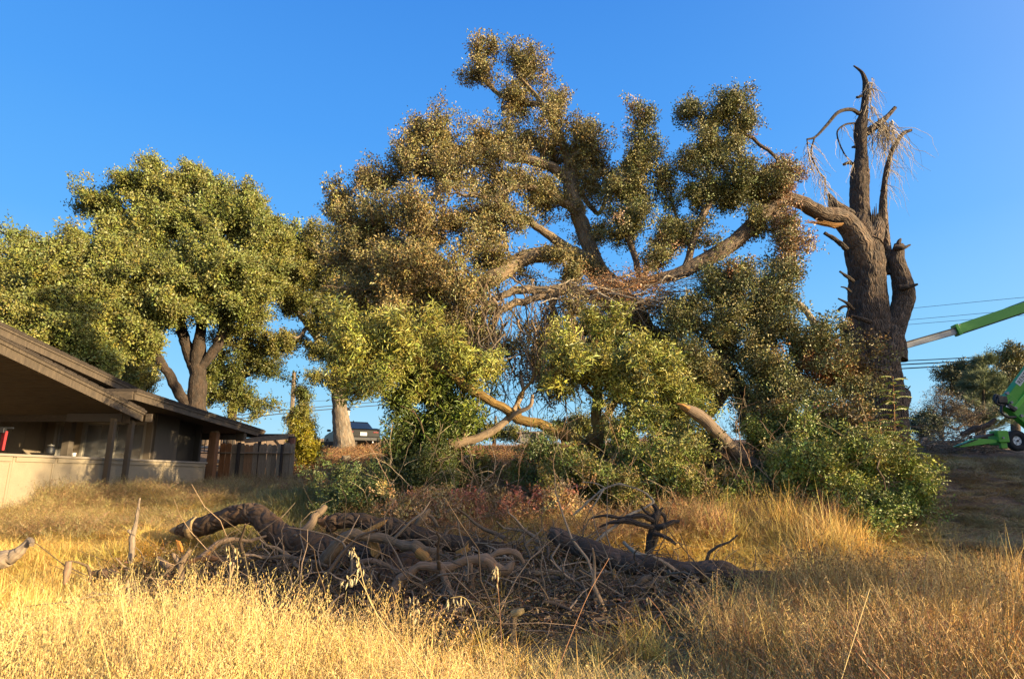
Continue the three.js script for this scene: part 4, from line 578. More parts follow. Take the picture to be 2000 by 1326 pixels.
// shrubs: label, root, blobs, leaf tones
const shrub = (label, root, blobs, seed, shapes, tint, o = {}) => tree('shrub', label, 'shrub', [[[root[0], root[1] + 8, root[2], 4], [root[0], root[1] - 15, root[2], 3], [root[0] + (root[3] ?? 4), root[1] - 50, root[2], 2]]], blobs, { seed, shapes, tint, per: 6, size: .8, spread: .12, twig: .004, loose: 1.3, gap: .12, seg: .2, bark: M.twig, from: 0, crown: 'foliage', ...o });
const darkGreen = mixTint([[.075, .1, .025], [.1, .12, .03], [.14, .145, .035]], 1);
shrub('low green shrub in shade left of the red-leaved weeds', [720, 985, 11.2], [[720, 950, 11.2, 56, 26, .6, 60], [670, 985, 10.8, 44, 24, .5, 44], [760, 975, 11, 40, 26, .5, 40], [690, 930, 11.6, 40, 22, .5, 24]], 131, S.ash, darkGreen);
shrub('rounded olive shrub in front of the sapling foot', [800, 960, 11.4], [[800, 918, 11.6, 54, 30, .6, 60], [850, 925, 11.6, 44, 30, .5, 44], [760, 930, 11.6, 36, 26, .5, 30]], 132, S.ash, mixTint([[.06, .075, .016], [.1, .11, .02], [.15, .14, .025]], 1));
shrub('small olive shrub on the left of the dark bare slope, below the cut limb', [900, 945, 12.2], [[895, 905, 12.4, 36, 24, .5, 34], [930, 915, 12.4, 30, 18, .4, 20]], 133, S.ash, mixTint([[.08, .09, .02], [.13, .12, .03]], 1));
shrub('bright yellow-green shrub in the middle, right of the mossy trunk', [1280, 985, 11.4], [[1290, 880, 11.5, 60, 50, .8, 110], [1240, 930, 11.4, 50, 40, .7, 80], [1300, 940, 11.3, 56, 36, .7, 80], [1330, 880, 11.6, 36, 40, .5, 44], [1250, 860, 11.7, 40, 40, .5, 50], [1270, 820, 11.8, 44, 30, .5, 44]], 134, S.ash, fresh, { per: 6.5 });
shrub('olive shrub at the left foot of the mossy trunk', [1095, 965, 11.6], [[1095, 890, 11.8, 44, 30, .6, 44], [1070, 930, 11.6, 40, 28, .5, 40], [1120, 930, 11.6, 40, 30, .5, 40], [1160, 960, 11.4, 44, 24, .5, 34], [1200, 950, 11.4, 36, 30, .5, 34]], 135, S.ash, mixTint([[.06, .08, .016], [.1, .12, .02], [.16, .16, .024]], 1));
shrub('pale green lobed-leaved shrub below the end of the fallen limb', [1545, 990, 10.9], [[1560, 870, 11.2, 44, 40, .6, 60], [1530, 900, 11, 36, 44, .5, 56], [1590, 920, 10.9, 44, 44, .5, 60], [1550, 950, 10.8, 44, 30, .5, 44], [1615, 880, 11.2, 36, 36, .5, 44]], 136, S.holly, mixTint([[.14, .17, .034], [.2, .22, .04], [.28, .28, .055], [.24, .17, .06]], 1));
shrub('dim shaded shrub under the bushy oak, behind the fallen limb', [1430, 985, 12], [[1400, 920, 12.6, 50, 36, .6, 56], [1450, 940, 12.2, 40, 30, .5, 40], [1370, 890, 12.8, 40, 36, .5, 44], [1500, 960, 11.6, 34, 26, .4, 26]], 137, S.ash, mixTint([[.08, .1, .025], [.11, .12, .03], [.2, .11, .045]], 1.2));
shrub('large bright green shrub before the dead oak, nearest to the bare slope', [1690, 1035, 10.2], [[1680, 920, 10.6, 60, 44, .7, 110], [1640, 960, 10.4, 46, 44, .6, 80], [1720, 960, 10.4, 56, 40, .6, 90], [1690, 1000, 10.1, 66, 34, .6, 90], [1740, 910, 10.7, 40, 44, .5, 56], [1690, 1045, 9.8, 34, 22, .4, 34], [1760, 970, 10.3, 26, 24, .4, 20], [1640, 900, 10.7, 36, 30, .5, 40]], 138, S.ash, mixTint([[.15, .185, .03], [.22, .245, .036], [.31, .3, .05], [.19, .21, .036], [.3, .22, .06]], 1), { per: 6.5 });
shrub('rust-leaved shrub at the foot of the bushy oak, left of the large bright shrub', [1620, 960, 11], [[1650, 845, 11.4, 36, 30, .5, 40], [1610, 830, 11.4, 40, 26, .5, 40], [1700, 880, 11.2, 26, 30, .4, 24]], 139, S.holly, mixTint([[.1, .09, .025], [.22, .12, .035], [.3, .16, .05]], 1));
shrub('yellow-leaved shrub between the gate post and the roadside oak', [592, 908, 22.6], [[592, 880, 22.6, 14, 26, .4, 40], [598, 862, 22.6, 12, 16, .35, 24], [586, 850, 22.6, 12, 14, .35, 20], [604, 892, 22.5, 8, 14, .3, 14]], 140, S.long, mixTint([[.2, .17, .012], [.3, .24, .014], [.22, .22, .02]], 1), { per: 13, size: 1.1, spread: .16 });
shrub('slim dark green young tree beside the utility pole', [588, 860, 34, 2], [[588, 800, 34, 14, 16, .5, 22], [584, 825, 34, 18, 12, .5, 22], [592, 778, 34, 9, 12, .3, 10]], 141, S.big, mixTint(OLIVE, 1), { per: 14, size: 1.1, spread: .25 });
shrub('thin mixed green and russet shrub between the mossy trunk and the bright middle shrub', [1200, 980, 11], [[1130, 905, 11.3, 30, 26, .4, 20], [1225, 860, 11.4, 40, 40, .5, 44], [1130, 940, 11, 50, 30, .5, 40], [1210, 955, 10.9, 50, 26, .4, 40]], 144, S.holly, mixTint([[.14, .17, .03], [.22, .23, .035], [.16, .19, .03], [.27, .19, .06], [.18, .19, .03]], 1.6));
shrub('russet and green shrub beneath the lower end of the fallen limb', [1420, 990, 10.9], [[1380, 945, 11.2, 44, 30, .4, 40], [1440, 975, 10.7, 50, 20, .35, 44], [1350, 960, 11, 44, 26, .4, 40], [1510, 975, 10.7, 40, 20, .35, 30]], 145, S.holly, mixTint([[.14, .17, .03], [.24, .25, .04], [.26, .16, .055], [.16, .18, .03], [.26, .24, .06]], 1.6));
shrub('loose yellow-green shrub in front of the bushy oak stems', [1520, 960, 11.6], [[1500, 860, 11.8, 46, 40, .5, 50], [1540, 810, 11.8, 44, 36, .5, 44]], 146, S.ash, mixTint([[.15, .18, .03], [.22, .23, .035], [.24, .15, .05]], 1.4));
// tree-of-heaven seedlings: stems with feather-like leaves
function feather(label, px, py0, py1, D, seed, nf) {
  const R = rng(seed), a = at(px, py0, D), b = at(px - 3, py1, D), g = thing('feathery_seedling', label, 'seedling', a, undefined), t = new Tubes(), list = [], mid = a.clone().lerp(b, .5).add(V(.03, 0, 0)), c = new THREE.QuadraticBezierCurve3(a, mid, b), pts = c.getPoints(12);
  t.add(pts, pts.map((_, k) => .012 * (1 - k / 15)), 6, {});
  const leaf = sprig(900 + seed, { n: 1, len: .001, L: .075, W: .024, spread: 0, twig: false });
  for (let k = 0; k < nf; k++) {
    const f = .25 + .75 * (k + R()) / nf, o = c.getPoint(Math.min(1, f)), ph = k * 2.4, L = .34 * (1.15 - .6 * f), d = V(Math.cos(ph), .5, Math.sin(ph)), rib = []; let q = o.clone();
    for (let s = 0; s <= 9; s++) { rib.push(q.clone()); if (s) for (const sd of [-1, 1]) { const side = V(-d.z, 0, d.x).normalize().multiplyScalar(sd), ax = side.clone().multiplyScalar(1).add(d.clone().multiplyScalar(.35)).add(V(0, -.15, 0)).normalize(); list.push({ p: q.clone(), q: new THREE.Quaternion().setFromUnitVectors(V(1, .25, 0).normalize(), ax), s: .9 + .3 * R(), c: col(.14 + .08 * R(), .19 + .05 * R(), .02) }); } d.y -= .09; q = q.clone().addScaledVector(d.clone().normalize(), L / 9); }
    t.add(rib, rib.map((_, s) => .004 * (1 - s / 14)), 3, {});
  }
  part(g, 'stem', LOCAL(t.geo(), g), std(col(.35, .16, .06))); scatter(g, 'foliage', [leaf], LEAF, list);
}
feather('tall feathery seedling in front of the dead oak trunk', 1748, 905, 735, 10.6, 151, 26); feather('feathery seedling with reddish stem right of the tall one', 1776, 960, 862, 10.3, 152, 14); feather('feathery seedling left of the tall one, before the trunk foot', 1722, 905, 818, 10.5, 153, 14); feather('low feathery seedling nearest the bare slope', 1782, 975, 925, 10.1, 154, 12);
// red-leaved weeds (bare reddish stems with a few red leaves) behind the brush pile
{
  const R = rng(161), places = [['left of', 790, 10.6], ['above', 850, 10.3], ['right of', 905, 10.4], ['well right of', 1010, 10.5], ['far right of', 1090, 10.5]];
  places.forEach(([w, px, D], k) => {
    const q = at(px, 960, D), y = H(q.x, q.z), b = V(q.x, y, q.z), m = mpp(D), Lm = { P: [b, b.clone().add(V(.02, .25, 0)), b.clone().add(V(-.03, .5, 0))], R: [.012, .009, .005] }, tg = [];
    for (let i = 0; i < 46; i++) tg.push(b.clone().add(V(gauss(R) * .55, .12 + R() * .62, gauss(R) * .35)));
    const g = thing('red_weed', `dry red-leaved weed clump behind the pile, ${['leftmost', 'second from left', 'third from left', 'fourth from left', 'rightmost'][k]} of five`, 'weed', b), t = grow([Lm], tg, 162 + k, { twig: .004, seg: .15, from: 0, bf: .6 });
    part(g, 'stems', LOCAL(t.geo, g), M.paleTwig); scatter(g, 'foliage', S.holly, LEAF, leaves(t.tips, 6, 170 + k, mixTint([[.36, .09, .055], [.42, .2, .09], [.42, .29, .11], [.4, .13, .07]], 2.5), { spread: .1, size: .75, of: S.holly }));
  });
}
{
  const g = thing('undergrowth', 'tangle of thin bare stems and twigs among the shrubs under the oaks', 'undergrowth', at(1250, 960, 11.6)), t = new Tubes(), u = new Tubes(), R = rng(177); g.userData.kind = 'stuff';
  for (let k = 0; k < 620; k++) { const px = 690 + Math.pow(R(), .7) * 1040, D = 10.4 + R() * 2.2, X = (px - 1000) / F * D, y = H(X, -D); let q = V(X, y + (R() < .5 ? 0 : R() * 1.1), -D), d = V(gauss(R) * .7, .6 + R() * .5, gauss(R) * .6).normalize(), L = .4 + R() * 1.1, n = 7, pts = [q]; for (let s = 0; s < n; s++) { d.add(V(gauss(R) * .35, gauss(R) * .3 - .07, gauss(R) * .35)).normalize(); q = q.clone().addScaledVector(d, L / n); pts.push(q); if (s > 1 && R() < .4) { let e = q.clone(), f = d.clone().add(V(gauss(R), gauss(R) * .6, gauss(R))).normalize(), b = [e]; for (let w = 0; w < 3; w++) { f.add(V(gauss(R) * .3, 0, gauss(R) * .3)).normalize(); e = e.clone().addScaledVector(f, .1); b.push(e); } (k & 1 ? t : u).add(b, b.map(() => .0035), 3, {}); } } (k & 1 ? t : u).add(pts, pts.map((_, s) => (.0035 + .0045 * R()) * (1 - s / n * .6)), 3, {}); }
  part(g, 'stems', LOCAL(t.geo(), g), std(col(.38, .29, .18))).userData.kind = 'stuff'; part(g, 'twigs', LOCAL(u.geo(), g), std(col(.3, .18, .11))).userData.kind = 'stuff';
}
// ------------------------------------------------------------------ far right: trees, brush heap
tree('distant_oak', 'oak with open dark branches behind the grey shrubs at right', 'oak tree', [[[1915, 850, 34, 8], [1912, 800, 34, 6], [1900, 760, 34, 4], [1870, 740, 34, 3]], [[1905, 780, 34, 4], [1935, 740, 34, 3]]], [[1860, 738, 34, 26, 16, .8, 40], [1895, 735, 34, 30, 20, .9, 50], [1870, 765, 34, 26, 14, .7, 30], [1925, 745, 34, 22, 22, .7, 30], [1905, 780, 34, 30, 14, .7, 26]], { seed: 181, shapes: S.big, per: 7, size: 1.2, spread: .24, tint: mixTint([[.08, .085, .03], [.13, .12, .04]], 1), twig: .012, bark: M.darkBark });
tree('distant_oak', 'taller yellowish oak behind the raised green arm of the lift', 'oak tree', [[[1985, 850, 36, 8], [1982, 790, 36, 6], [1978, 730, 36, 4], [1975, 700, 36, 2]]], [[1965, 705, 36, 20, 14, .7, 26], [1995, 700, 36, 22, 18, .7, 34], [1975, 740, 36, 26, 22, .8, 40], [2010, 740, 36, 26, 40, 1, 40], [1960, 770, 36, 18, 16, .6, 18], [1990, 800, 36, 40, 26, 1, 40]], { seed: 183, shapes: S.big, per: 8, size: 1.25, spread: .24, tint: mixTint([[.12, .11, .03], [.19, .15, .04]], 1), twig: .012 });
{ // pine with fine needles
  const g = thing('young_pine', 'soft grey-green young pine left of the lift', 'pine tree', at(1923, 865, 31)), R = rng(191), t = new Tubes(), list = [], a = at(1923, 865, 31), b = at(1921, 702, 31), h = b.y - a.y;
  t.add([a, a.clone().lerp(b, .5), b], [.09, .06, .012], 8, {}); const needle = new THREE.BufferGeometry(), p = [], c = []; const RR = rng(7); for (let k = 0; k < 16; k++) { const d = V(gauss(RR), .8 + RR(), gauss(RR)).normalize().multiplyScalar(.28), s = V(-d.z, 0, d.x).normalize().multiplyScalar(.007), o = V(0, .2 * RR(), 0), e = o.clone().add(d); for (const v of [o.clone().add(s), o.clone().sub(s), e]) { p.push(v.x, v.y, v.z); const w = .8 + .4 * RR(); c.push(w, w, w); } }
  needle.setAttribute('position', new THREE.Float32BufferAttribute(p, 3)); needle.setAttribute('color', new THREE.Float32BufferAttribute(c, 3)); needle.computeVertexNormals();
  for (let k = 0; k < 74; k++) { const f = .12 + .86 * Math.pow(R(), .85), o = a.clone().lerp(b, f), ph = R() * 6.28, L = (1.5 - 1.25 * f) * (.7 + .5 * R()), pts = [o]; let d = V(Math.cos(ph), .15, Math.sin(ph)), q = o.clone(); for (let s = 0; s < 6; s++) { d.y += .05; q = q.clone().addScaledVector(d.clone().normalize(), L / 6); pts.push(q); const n = s < 1 ? 1 : 5; for (let i = 0; i < n; i++) { const ax = d.clone().add(V(gauss(R) * .8, .25 + gauss(R) * .6, gauss(R) * .8)).normalize(), kk = .8 + .4 * R(); list.push({ p: q.clone().add(V(gauss(R) * .12, gauss(R) * .08, gauss(R) * .12)), q: new THREE.Quaternion().setFromUnitVectors(UP, ax), s: .8 + .5 * R(), c: col(.16 * kk, .185 * kk, .085 * kk) }); } } t.add(pts, pts.map((_, s) => .02 * (1 - s / 7)), 3, {}); }
  part(g, 'trunk', LOCAL(t.geo(), g), M.oakBark); scatter(g, 'crown', [needle], DRY, list);
}
const brownBush = mixTint([[.15, .12, .07], [.2, .15, .085], [.12, .115, .06]], 1);
shrub('wide bare tan shrub on the skyline right of the dead oak', [1840, 850, 29], [[1840, 800, 29, 30, 24, .9, 60], [1815, 820, 29, 26, 22, .8, 44], [1870, 815, 29, 28, 24, .8, 44], [1900, 830, 29, 26, 20, .7, 30]], 195, S.thin, brownBush, { per: 8, size: 1.2, spread: .2, twig: .009 });
shrub('greyish green shrub touching the right side of the dead oak foot', [1800, 862, 26], [[1795, 825, 26, 20, 20, .7, 30], [1780, 840, 26, 16, 14, .5, 16], [1825, 840, 26, 20, 14, .6, 20]], 196, S.big, mixTint([[.07, .085, .04], [.11, .115, .05]], 1), { per: 10, size: .9, spread: .2, twig: .008 });
shrub('dark low shrub on the skyline right of the car', [1100, 862, 42], [[1090, 840, 42, 22, 10, 1, 24], [1130, 835, 42, 22, 14, 1, 30], [1170, 838, 42, 26, 14, 1, 30]], 197, S.big, mixTint(OLIVE, 1), { per: 12, size: 1.6, spread: .35, twig: .012 });
shrub('dark evergreen shrub on the skyline, small between sapling and shed', [965, 862, 46], [[960, 845, 46, 26, 8, 1.2, 24], [1000, 848, 46, 20, 6, 1, 14]], 198, S.big, mixTint(OLIVE, 1), { per: 12, size: 1.6, spread: .35, twig: .012 });
shrub('grey-green shrub filling the gap behind the fallen limb', [1490, 880, 20], [[1480, 800, 21, 30, 34, .8, 50], [1450, 840, 21, 26, 26, .7, 34], [1520, 830, 21, 30, 30, .8, 40], [1550, 870, 19, 40, 30, .7, 44]], 199, S.big, mixTint([[.09, .11, .035], [.13, .135, .045]], 1), { per: 12, spread: .2, twig: .007 });
{ // heap of cut brush by the lift, in shade
  const g = thing('brush_heap', 'grey heap of dry cut brush on the shaded slope left of the lift', 'brush heap', at(1850, 880, 23)), t = new Tubes(), R = rng(203);
  for (let k = 0; k < 520; k++) { const px = 1790 + R() * 150, u = (px - 1865) / 75, q0 = at(px, 0, 23); const D = 21 + R() * 3.5, X = (px - 1000) / F * D, y = H(X, -D) + R() * R() * (1.05 - u * u * .6); let q = V(X, y, -D), d = V(gauss(R), gauss(R) * .35, gauss(R) * .7).normalize(), L = .4 + R() * 1.1, pts = [q]; for (let s = 0; s < 4; s++) { d.add(V(gauss(R) * .3, gauss(R) * .3 - .04, gauss(R) * .3)).normalize(); q = q.clone().addScaledVector(d, L / 4); pts.push(q); } const r0 = k < 10 ? .07 : .008 + R() * .014; t.add(pts, pts.map((_, s) => r0 * (1 - s / 6)), k < 10 ? 8 : 3, {}); }
  part(g, 'brush', LOCAL(t.geo(), g), M.greyTwig).userData.kind = 'stuff';
  const lg = thing('dark_log', 'dark forked log lying on the slope behind the lift outrigger', 'log', at(1930, 870, 22.5)), lt = new Tubes(); for (const k of [[[1880, 850, 22.6, 5], [1905, 838, 22.6, 6], [1930, 830, 22.6, 5], [1945, 818, 22.6, 3]], [[1945, 862, 22, 4], [1925, 858, 22, 5], [1895, 868, 22, 5], [1870, 872, 22, 4]]]) { const r = run(k, .1); lt.add(r.pts, r.rad, 9, { disp: (x, y, z, r) => r * .2 * noise(x * 5, y * 5, z * 5) }); } part(lg, 'log', LOCAL(lt.geo(true), lg), M.darkBark);
}
// ------------------------------------------------------------------ trees that stand out of frame on the sunny side; their shade lies over the pile and the right slope
{
  const P = (x, y, z) => V(x, y + H(x, z), z);
  const outer = (label, x, z, h, blobs, seed, per = 24) => { const g = thing('shade_oak', label, 'oak tree', P(x, 0, z)), R = rng(seed), tg = []; for (const [bx, by, bz, r, n] of blobs) for (let i = 0; i < n; i++) { const d = V(gauss(R), gauss(R), gauss(R)).normalize().multiplyScalar(r * Math.pow(R(), .4)); tg.push(P(x + bx + d.x, by + d.y * .8, z + bz + d.z)); }
    const t = grow([{ P: [P(x, -.3, z), P(x + .1, h * .3, z), P(x - .1, h * .6, z), P(x, h * .85, z)], R: [.4, .32, .22, .08] }], tg, seed + 1, { twig: .016, seg: .6, from: 0 }); part(g, 'trunk', LOCAL(t.geo, g), M.oakBark); scatter(g, 'crown', S.big, LEAF, leaves(t.tips, per, seed + 2, mixTint(OLIVE, .5), { spread: .34, size: 1.6, of: S.big })); };

  SHADE.forEach(([label, x, z, h, blobs, seed, per]) => outer(label, x, z, h, blobs, seed, per));
}
// ------------------------------------------------------------------ the heap of broken limbs in the middle ground
{
  const rough = (x, y, z, r, a, len) => {                              // lumps, and on thick wood the plates of the bark
    let d = r * .12 * noise(x * 4, y * 4, z * 4) + .006 * noise(x * 23, y * 23, z * 23);
    if (r > .07) { const rep = Math.max(1, Math.round(2 * Math.PI * r / .45)), e = plates(((a / (2 * Math.PI) * rep) % 1 + 1) % 1, ((len / .8) % 1 + 1) % 1, 8, 5, 3); d += .009 * clamp(e.e * 1.6) + .005 * e.id; }
    return d;
  };
  const log = (name, label, cat, mat, knots, o = {}) => {
    const base = at(...knots[0][0].slice(0, 3)), g = thing(name, label, cat, base), t = new Tubes();
    knots.forEach((k, kk) => { const r = run(k.map((q) => [q[0], q[1], q[2], q[3] * .84]), .02), h = kk * 7 + base.x * 3; r.pts.forEach((p, i) => { const w = r.rad[i], f = .9 / Math.max(.05, w); p.x += w * .3 * noise(p.x * f * .35 + h, p.y * f * .35, 1); p.y += w * (w > .09 ? .25 : .5) * noise(p.x * f * .35, p.y * f * .35 + h, 5); r.rad[i] *= 1 + (w > .09 ? .1 : .24) * noise(p.x * f * .5 + h, p.y * f * .5, 9); }); t.add(r.pts, r.rad, o.segs ?? (Math.max(...r.rad) > .07 ? 60 : 12), { disp: o.disp ?? rough, capOut: o.cap ?? .1 }); });
    part(g, o.part ?? 'wood', LOCAL(t.geo(true), g), mat);
    for (const [n, m, k] of o.extra ?? []) { const e = new Tubes(); k.forEach((q) => { const r = run(q, .02); e.add(r.pts, r.rad, 9, { disp: (x, y, z, r) => r * .45 * noise(x * 18, y * 9, z * 18), capOut: .05 }); }); part(g, n, LOCAL(e.geo(true), g), m); }
    return g;
  };
  // flat split slab of orange wood
  const slab = (name, label, pts, D, th, mat) => { const P = pts.map(([x, y]) => at(x, y, D)), g = thing(name, label, 'wood splinter', P[0]), o = P[0], s = new THREE.Shape(P.map((p) => new THREE.Vector2(p.x - o.x, p.y - o.y))), e = new THREE.ExtrudeGeometry(s, { depth: th, bevelEnabled: true, bevelSize: .006, bevelThickness: .012, bevelSegments: 1 }); e.translate(0, 0, -th / 2); const a = e.attributes.position; for (let i = 0; i < a.count; i++) a.setZ(i, a.getZ(i) + .05 * a.getX(i) + .03 * noise(a.getX(i) * 9, a.getY(i) * 9)); e.computeVertexNormals(); part(g, 'slab', e, mat); };
  log('arched_log', 'thick arched log with a pale broken tip, highest at the left of the pile', 'log', M.logBark, [[[352, 1036, 9.5, 14], [385, 1030, 9.4, 19], [420, 1022, 9.3, 21], [455, 1008, 9.2, 22], [485, 1004, 9.1, 23], [510, 1012, 9, 24], [535, 1034, 8.9, 25], [560, 1052, 8.8, 27], [590, 1065, 8.7, 28], [630, 1078, 8.6, 28], [690, 1092, 8.5, 27]], [[487, 1004, 9.1, 15], [474, 994, 9.05, 10], [463, 989, 9, 4]]], { extra: [['broken_tip', wood(col(.46, .33, .17)), [[[385, 1031, 9.38, 18], [360, 1035, 9.45, 14], [345, 1036, 9.5, 8], [330, 1037, 9.5, 2]]]]] });
  log('thick_log', 'very thick dark log with a blunt lit end in the middle of the pile', 'log', M.logBark, [[[690, 1215, 7.3, 38], [720, 1160, 7.6, 44], [752, 1135, 7.9, 46], [790, 1118, 8.1, 42], [815, 1108, 8.2, 36]]], { cap: .35 });
  log('round_log', 'short thick log butt behind the grey arching branch, with rough pale end', 'log', M.logBark, [[[700, 1080, 8.5, 24], [730, 1082, 8.3, 24], [757, 1083, 8.1, 21], [772, 1085, 8, 15]]], { cap: .4 });
  log('long_log', 'long dark log lying across the right half of the pile', 'log', bark(col(.16, .10, .065), .02), [[[1075, 1036, 8.5, 14], [1095, 1048, 8.4, 18], [1130, 1068, 8.3, 21], [1175, 1086, 8.1, 22], [1225, 1102, 7.9, 22], [1290, 1112, 7.7, 23], [1350, 1120, 7.5, 23], [1413, 1124, 7.35, 25], [1470, 1132, 7.2, 22], [1515, 1140, 7.1, 16], [1560, 1150, 7, 9]]], {});
  log('pale_topped_log', 'log with light orange broken end lying along the back of the pile', 'log', M.logBark, [[[640, 1021, 9.2, 13], [690, 1018, 9.1, 15], [740, 1023, 9, 16], [790, 1036, 8.9, 18], [840, 1052, 8.8, 18], [900, 1064, 8.7, 19], [960, 1072, 8.6, 17], [1010, 1076, 8.5, 13]]], { extra: [['broken_end', wood(col(.42, .22, .1)), [[[650, 1021, 9.2, 14], [632, 1019, 9.2, 10], [621, 1017, 9.2, 4]]], ] ] });
  log('grey_branch', 'grey branch arching over the middle logs, left of the curled one', 'branch', M.greyWood, [[[618, 1108, 7.9, 12], [640, 1082, 7.8, 13], [664, 1058, 7.75, 12], [690, 1044, 7.7, 11], [715, 1048, 7.7, 9], [750, 1053, 7.7, 9], [785, 1062, 7.65, 9], [808, 1064, 7.6, 11], [835, 1074, 7.6, 9], [862, 1080, 7.6, 7]], [[805, 1066, 7.6, 12], [830, 1092, 7.55, 11], [842, 1097, 7.5, 7]]], { extra: [['split_wood', M.freshWood, [[[816, 1076, 7.52, 9], [832, 1090, 7.48, 9], [845, 1099, 7.46, 3]]]]] });
  log('curled_branch', 'smooth branch arching forward and curling at its right end, front of the pile', 'branch', wood(col(.33, .22, .14)), [[[764, 1185, 6.8, 12], [768, 1160, 6.85, 11], [782, 1136, 6.9, 11], [801, 1116, 6.9, 12], [822, 1108, 6.9, 11], [860, 1109, 6.9, 11], [900, 1099, 6.9, 11], [932, 1091, 6.9, 12], [954, 1096, 6.9, 13], [966, 1112, 6.9, 13], [985, 1114, 6.9, 12], [998, 1104, 6.9, 9], [1003, 1096, 6.9, 5]], [[955, 1090, 6.92, 7], [972, 1080, 6.95, 7], [996, 1078, 7, 7], [1014, 1086, 7, 6], [1022, 1102, 7, 5]], [[863, 1112, 6.88, 7], [872, 1138, 6.8, 8], [892, 1168, 6.7, 8], [922, 1192, 6.6, 7], [958, 1222, 6.4, 6], [985, 1240, 6.3, 4]], [[918, 1098, 6.88, 6], [922, 1125, 6.86, 5.5], [924, 1152, 6.85, 5], [924, 1185, 6.85, 5]]]);
  log('low_log', 'brown log lying low beneath the curled branch', 'log', M.logBark, [[[772, 1172, 7.35, 9], [820, 1168, 7.3, 12], [880, 1170, 7.2, 13], [940, 1176, 7.1, 12], [985, 1184, 7, 9]]]);
  log('grey_log', 'grey split log slanting down at the front of the pile below the curled branch', 'log', M.greyWood, [[[842, 1196, 6.5, 9], [870, 1202, 6.45, 12], [905, 1214, 6.4, 12], [940, 1232, 6.3, 11], [962, 1246, 6.2, 8]]]);
  log('forked_stick', 'pale grey forked stick lying in front of the long dark log', 'branch', M.greyWood, [[[1205, 1180, 7.1, 7], [1225, 1164, 7.1, 7.5], [1250, 1150, 7.1, 7], [1280, 1136, 7.1, 6], [1304, 1126, 7.1, 4]], [[1240, 1150, 7.12, 6], [1258, 1132, 7.12, 7], [1274, 1125, 7.12, 6]], [[1272, 1140, 7.1, 4], [1296, 1148, 7.1, 4], [1316, 1160, 7.1, 3.5], [1324, 1182, 7.1, 3]]]);
  log('reddish_log', 'reddish-brown log with a tapered tip, lying low right of the curled branch', 'log', M.redWood, [[[1060, 1185, 6.9, 4], [1075, 1184, 6.9, 8], [1105, 1186, 6.85, 9], [1140, 1192, 6.8, 10], [1180, 1200, 6.8, 9], [1220, 1206, 6.75, 7]]]);
  log('orange_fork', 'orange-barked forked stub standing at the front right of the pile', 'branch', wood(col(.42, .2, .085)), [[[1204, 1268, 6.0, 12], [1210, 1242, 6.05, 9], [1216, 1222, 6.1, 8], [1219, 1210, 6.1, 6]], [[1216, 1214, 6.1, 8], [1236, 1218, 6.1, 8], [1255, 1234, 6.1, 7], [1276, 1262, 6.1, 6]], [[1222, 1228, 6.12, 5], [1242, 1240, 6.12, 5], [1260, 1252, 6.1, 4]]]);
  log('bent_stick', 'thin pale stick standing bent in the middle of the right-hand brush', 'branch', M.greyWood, [[[1153, 1214, 6.6, 3], [1162, 1200, 6.6, 3.5], [1170, 1178, 6.6, 4], [1184, 1162, 6.6, 3]]]);
  log('grey_stub', 'grey upright stub with forked pale top at the front centre', 'branch', M.greyWood, [[[1002, 1292, 5.7, 10], [1000, 1262, 5.75, 9], [1001, 1230, 5.8, 8], [1003, 1206, 5.8, 8], [1014, 1192, 5.8, 5]]], { extra: [['cut_face', wood(col(.55, .42, .2)), [[[1000, 1200, 5.76, 6], [1014, 1195, 5.74, 7], [1024, 1192, 5.74, 4]]]]] });
  log('second_stub', 'slim grey stub upright in the front brush, right of the forked-top stub', 'branch', M.greyWood, [[[1168, 1258, 6.1, 8], [1154, 1240, 6.15, 7], [1149, 1222, 6.2, 6], [1146, 1200, 6.2, 4]]]);
  log('reclining_log', 'dark log slanting down at the right front of the brush', 'log', M.logBark, [[[1180, 1160, 7, 9], [1220, 1172, 6.95, 11], [1270, 1184, 6.9, 11], [1320, 1200, 6.8, 9]]]);
  log('grey_pole', 'grey-barked pole lying behind the curled branch tip toward the long log', 'log', M.greyWood, [[[1008, 1108, 7.6, 7], [1040, 1120, 7.55, 8], [1080, 1132, 7.5, 9], [1120, 1142, 7.45, 7], [1140, 1150, 7.4, 5]]]);
  log('tan_stick', 'short tan stick with orange end lying above the grey pole', 'branch', wood(col(.36, .25, .14)), [[[1044, 1118, 7.3, 6], [1070, 1118, 7.3, 6.5], [1094, 1122, 7.3, 6], [1108, 1130, 7.3, 4]]]);
  log('leaning_log', 'straight grey log leaning up at the back of the pile', 'log', M.greyWood, [[[578, 1054, 8.6, 10], [600, 1030, 8.8, 9.5], [618, 1008, 9, 8], [634, 990, 9.1, 6]]]);
  log('crooked_branch', 'crooked branch with peeled orange flank at the left of the pile', 'branch', wood(col(.30, .21, .14)), [[[352, 1112, 8, 8], [378, 1098, 8, 7.5], [402, 1080, 8.1, 6.5], [424, 1062, 8.2, 6], [450, 1055, 8.3, 5.5], [490, 1056, 8.4, 4.5], [520, 1046, 8.5, 3]]], { extra: [['peeled_flank', M.freshWood, [[[392, 1096, 8.06, 5], [406, 1084, 8.1, 6], [420, 1068, 8.15, 2]]]]] });
  log('split_stub', 'splintered pale stub upright in the oat grass at the left of the pile', 'branch', wood(col(.42, .30, .19)), [[[352, 1140, 7.6, 9], [352, 1118, 7.6, 9], [353, 1098, 7.6, 6]], [[353, 1100, 7.6, 7], [340, 1084, 7.6, 6], [336, 1080, 7.6, 2]], [[354, 1098, 7.58, 6], [364, 1082, 7.58, 5], [372, 1074, 7.58, 2]]]);
  log('short_log', 'short pale log end lying left of the splintered stub', 'log', wood(col(.36, .25, .16)), [[[308, 1094, 8.1, 7], [320, 1102, 8, 8], [332, 1112, 7.9, 7]]]);
